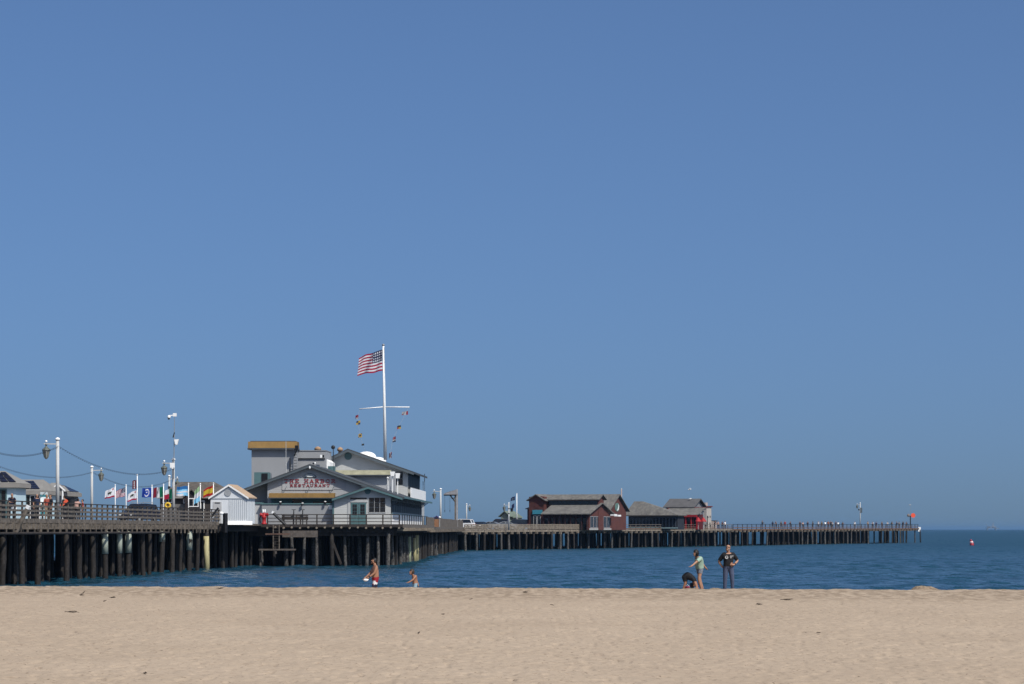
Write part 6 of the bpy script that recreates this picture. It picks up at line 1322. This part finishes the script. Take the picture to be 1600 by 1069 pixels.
def crowd(kind, label, X, Y, z, heading, shirt, legs, hair=hair_d, skin=skin_m, s=1.0, group='people on the outer wharf'):
    o = bpy.data.objects.new('person', PR[kind]); COL.objects.link(o); o.location = (X, Y, z); o.rotation_euler = (0, 0, R(heading)); o.scale = (s, s, s)
    for i, m in enumerate((skin, shirt, legs, black, hair)): o.material_slots[i].link = 'OBJECT'; o.material_slots[i].material = m
    return tag(o, label, 'person', group)
C = cloth; dk = C((.03, .032, .04)); nvy = C((.02, .028, .06)); rd = C((.36, .03, .03)); wh = C((.66, .66, .64)); rust = C((.38, .09, .06)); pk = C((.55, .34, .28)); olive = C((.11, .10, .05)); org = C((.62, .10, .05)); tn = C((.34, .26, .18)); grey_hair = mat('grey_hair', (.27, .26, .25), .7, .1, 9)
for px, hd, kind, sh_, lg, hr, lab in ((18, 20, 'lean', nvy, dk, mat('bald_skin', (.42, .23, .15), .6, .05, 5), 'person in a navy shirt leaning on the near railing at the far left'),
        (57.5, 40, 'stand', nvy, dk, grey_hair, 'person with grey hair and dark jacket behind the railing, left of the red shirt'),
        (73, 60, 'stand', rust, tn, grey_hair, 'person in a rust red shirt behind the near railing'),
        (79, -50, 'stand', dk, dk, hair_d, 'person in dark clothes walking just right of the rust red shirt'),
        (101, -120, 'stand', C((.015, .015, .018)), dk, hair_d, 'person in black with an orange sash across the back, right of the lamp post'),
        (119.5, 160, 'lean', pk, dk, hair_d, 'person in a pale pink top leaning at the railing'),
        (129, -80, 'stand', rd, dk, hair_d, 'short person in red at the right end of the group by the railing')):
    k = (px - 800) / FPX; Y = (-30.6 - 9.9 - 1.1) / (k - .068); Yb = Y; X = k * Y
    o = crowd(kind, lab, X, Y, 4.09, hd, sh_, lg, hr, s=(.86 if px == 129 else .98 if px != 119.5 else .93), group='people along the near railing')
    if px == 101:
        b_ = MB().beam((-.24, -.20, 1.0), (.22, -.16, 1.42), .05, .20); st = put('sash', b_.mesh('sash', org), None); st.parent = o; st.rotation_euler = (0, 0, R(120))
far = [(1191, 'fish', dk, 'angler in dark clothes'), (1207, 'lean', nvy, 'person in navy leaning'), (1220.5, 'stand', C((.05, .07, .06)), 'person in a dark green jacket'), (1226.5, 'stand', rd, 'person in a red top'), (1250, 'stand', dk, 'tall person in dark clothes'),
       (1254.5, 'lean', pk, 'person in a pinkish shirt'), (1262, 'fish', nvy, 'angler in a navy jacket'), (1278.5, 'stand', wh, 'person in a white top'), (1284, 'stand', olive, 'person in an olive jacket'), (1289.5, 'lean', wh, 'person in a white shirt leaning'),
       (1298, 'fish', dk, 'angler dressed in black'), (1301, 'lean', wh, 'person in white bending over the rail'), (1306, 'stand', C((.06, .06, .09)), 'person in slate coloured clothes'), (1309.5, 'lean', wh, 'person in a white sweater'), (1335.5, 'stand', wh, 'lone person in white left of the lamp post'),
       (1356, 'stand', tn, 'person in a tan jacket right of the lamp post'), (1364, 'lean', wh, 'person in a white tee beside the tan jacket'), (1369, 'stand', C((.015, .02, .09)), 'person in a deep blue coat'), (1386, 'lean', wh, 'person in white bent over beside the olive jacket'), (1392.5, 'lean', olive, 'person in an olive brown jacket'),
       (1401, 'fish', nvy, 'angler in navy near the pier end'), (1411, 'stand', C((.02, .025, .05)), 'tall person in dark blue near the pier end'), (1417, 'lean', dk, 'person in black closest to the signal post'),
       (1213, 'lean', C((.16, .16, .17)), 'person in mid grey'), (1235, 'fish', C((.10, .06, .04)), 'angler in a brown jacket'), (1270, 'stand', C((.03, .07, .08)), 'person in dark teal'), (1294, 'stand', C((.30, .10, .05)), 'person in a rust coloured top'), (1316, 'lean', C((.05, .05, .055)), 'person in charcoal'),
       (1378, 'stand', C((.12, .09, .07)), 'person in a dull brown coat near the pier end'), (1405, 'stand', C((.20, .21, .23)), 'person in pale grey near the pier end')]
prev = None
for i, (px, kind, sh_, lab) in enumerate(far):
    k = (px - 800) / FPX; off = -.75 - (i % 3) * .35
    # intersection of the sight line with a line just inside the outer railing
    a0 = S4.w(off, 0); s = (k * a0[1] - a0[0]) / (S4.s - k * S4.c); X, Y = S4.w(off, s)
    where = ' among the anglers on the open outer wharf' if i < 14 else ' on the far end of the outer wharf'
    crowd(kind, lab + where if 'lamp' not in lab and 'end' not in lab and 'signal' not in lab and 'beside' not in lab else lab + ' on the outer wharf', X, Y, wz4(s) + .01, random.uniform(-60, 60) + (180 if i % 4 == 1 else 0), sh_, dk if i % 3 else jeans, s=random.uniform(.94, 1.04))
for i, (px, sh_, lab) in enumerate(((1055, wh, 'person in white at the left corner of the red porch'), (1076.5, wh, 'person in a white shirt standing low before the red porch'), (1088, tn, 'person in a tan top in front of the red porch posts'), (1103, wh, 'person in white right of the red parasols'), (1116.5, nvy, 'person in navy beside the cream end building'), (1122, pk, 'person in a pale pink top right of the cream end building'), (1128.5, C((.08, .05, .09)), 'person in a plum top where the open wharf begins'), (1133, wh, 'person in white where the open wharf begins'))):
    k = (px - 800) / FPX; off = -1.4; a0 = S4.w(off, 0); s = (k * a0[1] - a0[0]) / (S4.s - k * S4.c); X, Y = S4.w(off, s); crowd('stand' if i % 2 else 'lean', lab, X, Y, wz4(s) + .01, random.uniform(-70, 70), sh_, dk, s=.98 if px != 1076.5 else .85, group='people by the red porch')

# ------------------------------------------------------------------ small things on the sand
kelp_m = mat('dried_kelp', (.055, .040, .028), .85, .3, 12)
for px, py, ln, lab in ((127, 931.5, .38, 'small upright tuft of dried kelp on the left of the beach'), (173.5, 934, .42, 'short flat strand of dried kelp right of the tuft'), (162, 940, .2, 'tiny scrap of dried kelp below the short flat strand'), (107, 957, .62, 'long thin curved twig lying on the sand at the lower left'), (341, 920, .5, 'dark strand of kelp lying on the berm edge before the water'),
        (1184.5, 945, .32, 'small dark clump of kelp right of the standing man'), (1226, 937.5, .75, 'long dark line of dried kelp right of the clump'), (735, 938, .22, 'tiny dark kelp scrap in the middle of the beach'), (820, 926, .35, 'thin kelp strand near the crest in the middle of the beach'), (862, 945.5, .2, 'dark kelp crumb below the thin middle strand'), (228, 1053, .12, 'small dark pebble of driftwood near the bottom left edge'), (692, 960, .2, 'small kelp scrap left of centre on the open sand'), (653, 990, .10, 'single dark crumb on the open sand left of centre'), (1278, 990, .12, 'single dark crumb on the open sand at right'), (1060, 918.5, .9, 'dark damp kelp line beside the bent child'), (700, 919, .3, 'dark kelp scrap on the berm crest right of the boy')):
    X, Y, z = sand_at(px, py); b = MB(); up_ = 'upright' in lab; ln *= .5
    for k in range(5 if ln > .15 else 2):
        a = random.uniform(-.25, .25); p0 = Vector((random.uniform(-.5, .1) * ln, random.uniform(-.08, .08), .02)); pts = [p0]
        for j in range(5): pts.append(pts[-1] + Vector((ln / 5 * random.uniform(.5, 1.1), random.uniform(-.04, .04), random.uniform(-.012, .014) + (.028 if up_ and k < 3 else 0))))
        b.tube(pts, [.008, .012, .010, .011, .008, .004], 5, sq=.7)
    o = b.build('kelp_scrap', kelp_m, None); o.location = (X, Y, z); tag(o, lab, 'kelp', 'dried kelp scraps on the beach')
heap_m = mat('dug_sand', (.36, .275, .19), .95, .15, 5, .6, 9, spec=.1, col2=(.20, .15, .105), c2=(.42, .62))
for px0, px1, Y, h, lab in ((1104, 1136, 90.6, .07, 'low heap of dug sand at the feet of the standing man'), (1422, 1468, 90.0, .15, 'low lumpy heap of dark dug sand on the crest at the right'), (1060, 1104, 90.3, .06, 'shallow pile of dug sand around the bent child')):
    xa, xb = at(px0, Y)[0], at(px1, Y)[0]; n = 44; gx = np.linspace(xa - .15, xb + .15, n); gy = np.linspace(Y - .7, Y + .7, 20); GX, GY = np.meshgrid(gx, gy)
    u = (GX - (xa + xb) / 2) / ((xb - xa) / 2); v = (GY - Y) / .6; rr_ = np.clip(1 - np.abs(u) ** 3 - v * v, 0, 1)
    Zh = beach_z(GX, GY) - .03 + rr_ ** .9 * (h * (.25 + 1.3 * fbm(GX * 2.2, GY * 2.2, 4, 5) + .5 * (vnoise(GX * 7, GY * 7, 6) - .5)) + .02)
    o = grid_mesh('sand_heap', GX - (xa + xb) / 2, GY - Y, Zh - gz((xa + xb) / 2, Y), heap_m); o.location = ((xa + xb) / 2, Y, gz((xa + xb) / 2, Y)); tag(o, lab, 'sand heap')

# ------------------------------------------------------------------ sea air
hz = MB().box(-60000, 60000, -400, 34000, -5.2, 27.0).build('haze', bpy.data.materials.new('sea_haze'), None); tag(hz, kind='stuff')
hm = bpy.data.materials['sea_haze']; hm.use_nodes = True; n = hm.node_tree; n.nodes.remove(n.nodes['Principled BSDF'])
pv = n.nodes.new('ShaderNodeVolumePrincipled'); pv.inputs['Color'].default_value = (.38, .68, 1.0, 1); pv.inputs['Density'].default_value = 0.00006; pv.inputs['Anisotropy'].default_value = 0.45
n.links.new(pv.outputs[0], n.nodes['Material Output'].inputs['Volume'])
for o in bpy.data.objects:
    if '_z0' in o: del o['_z0']
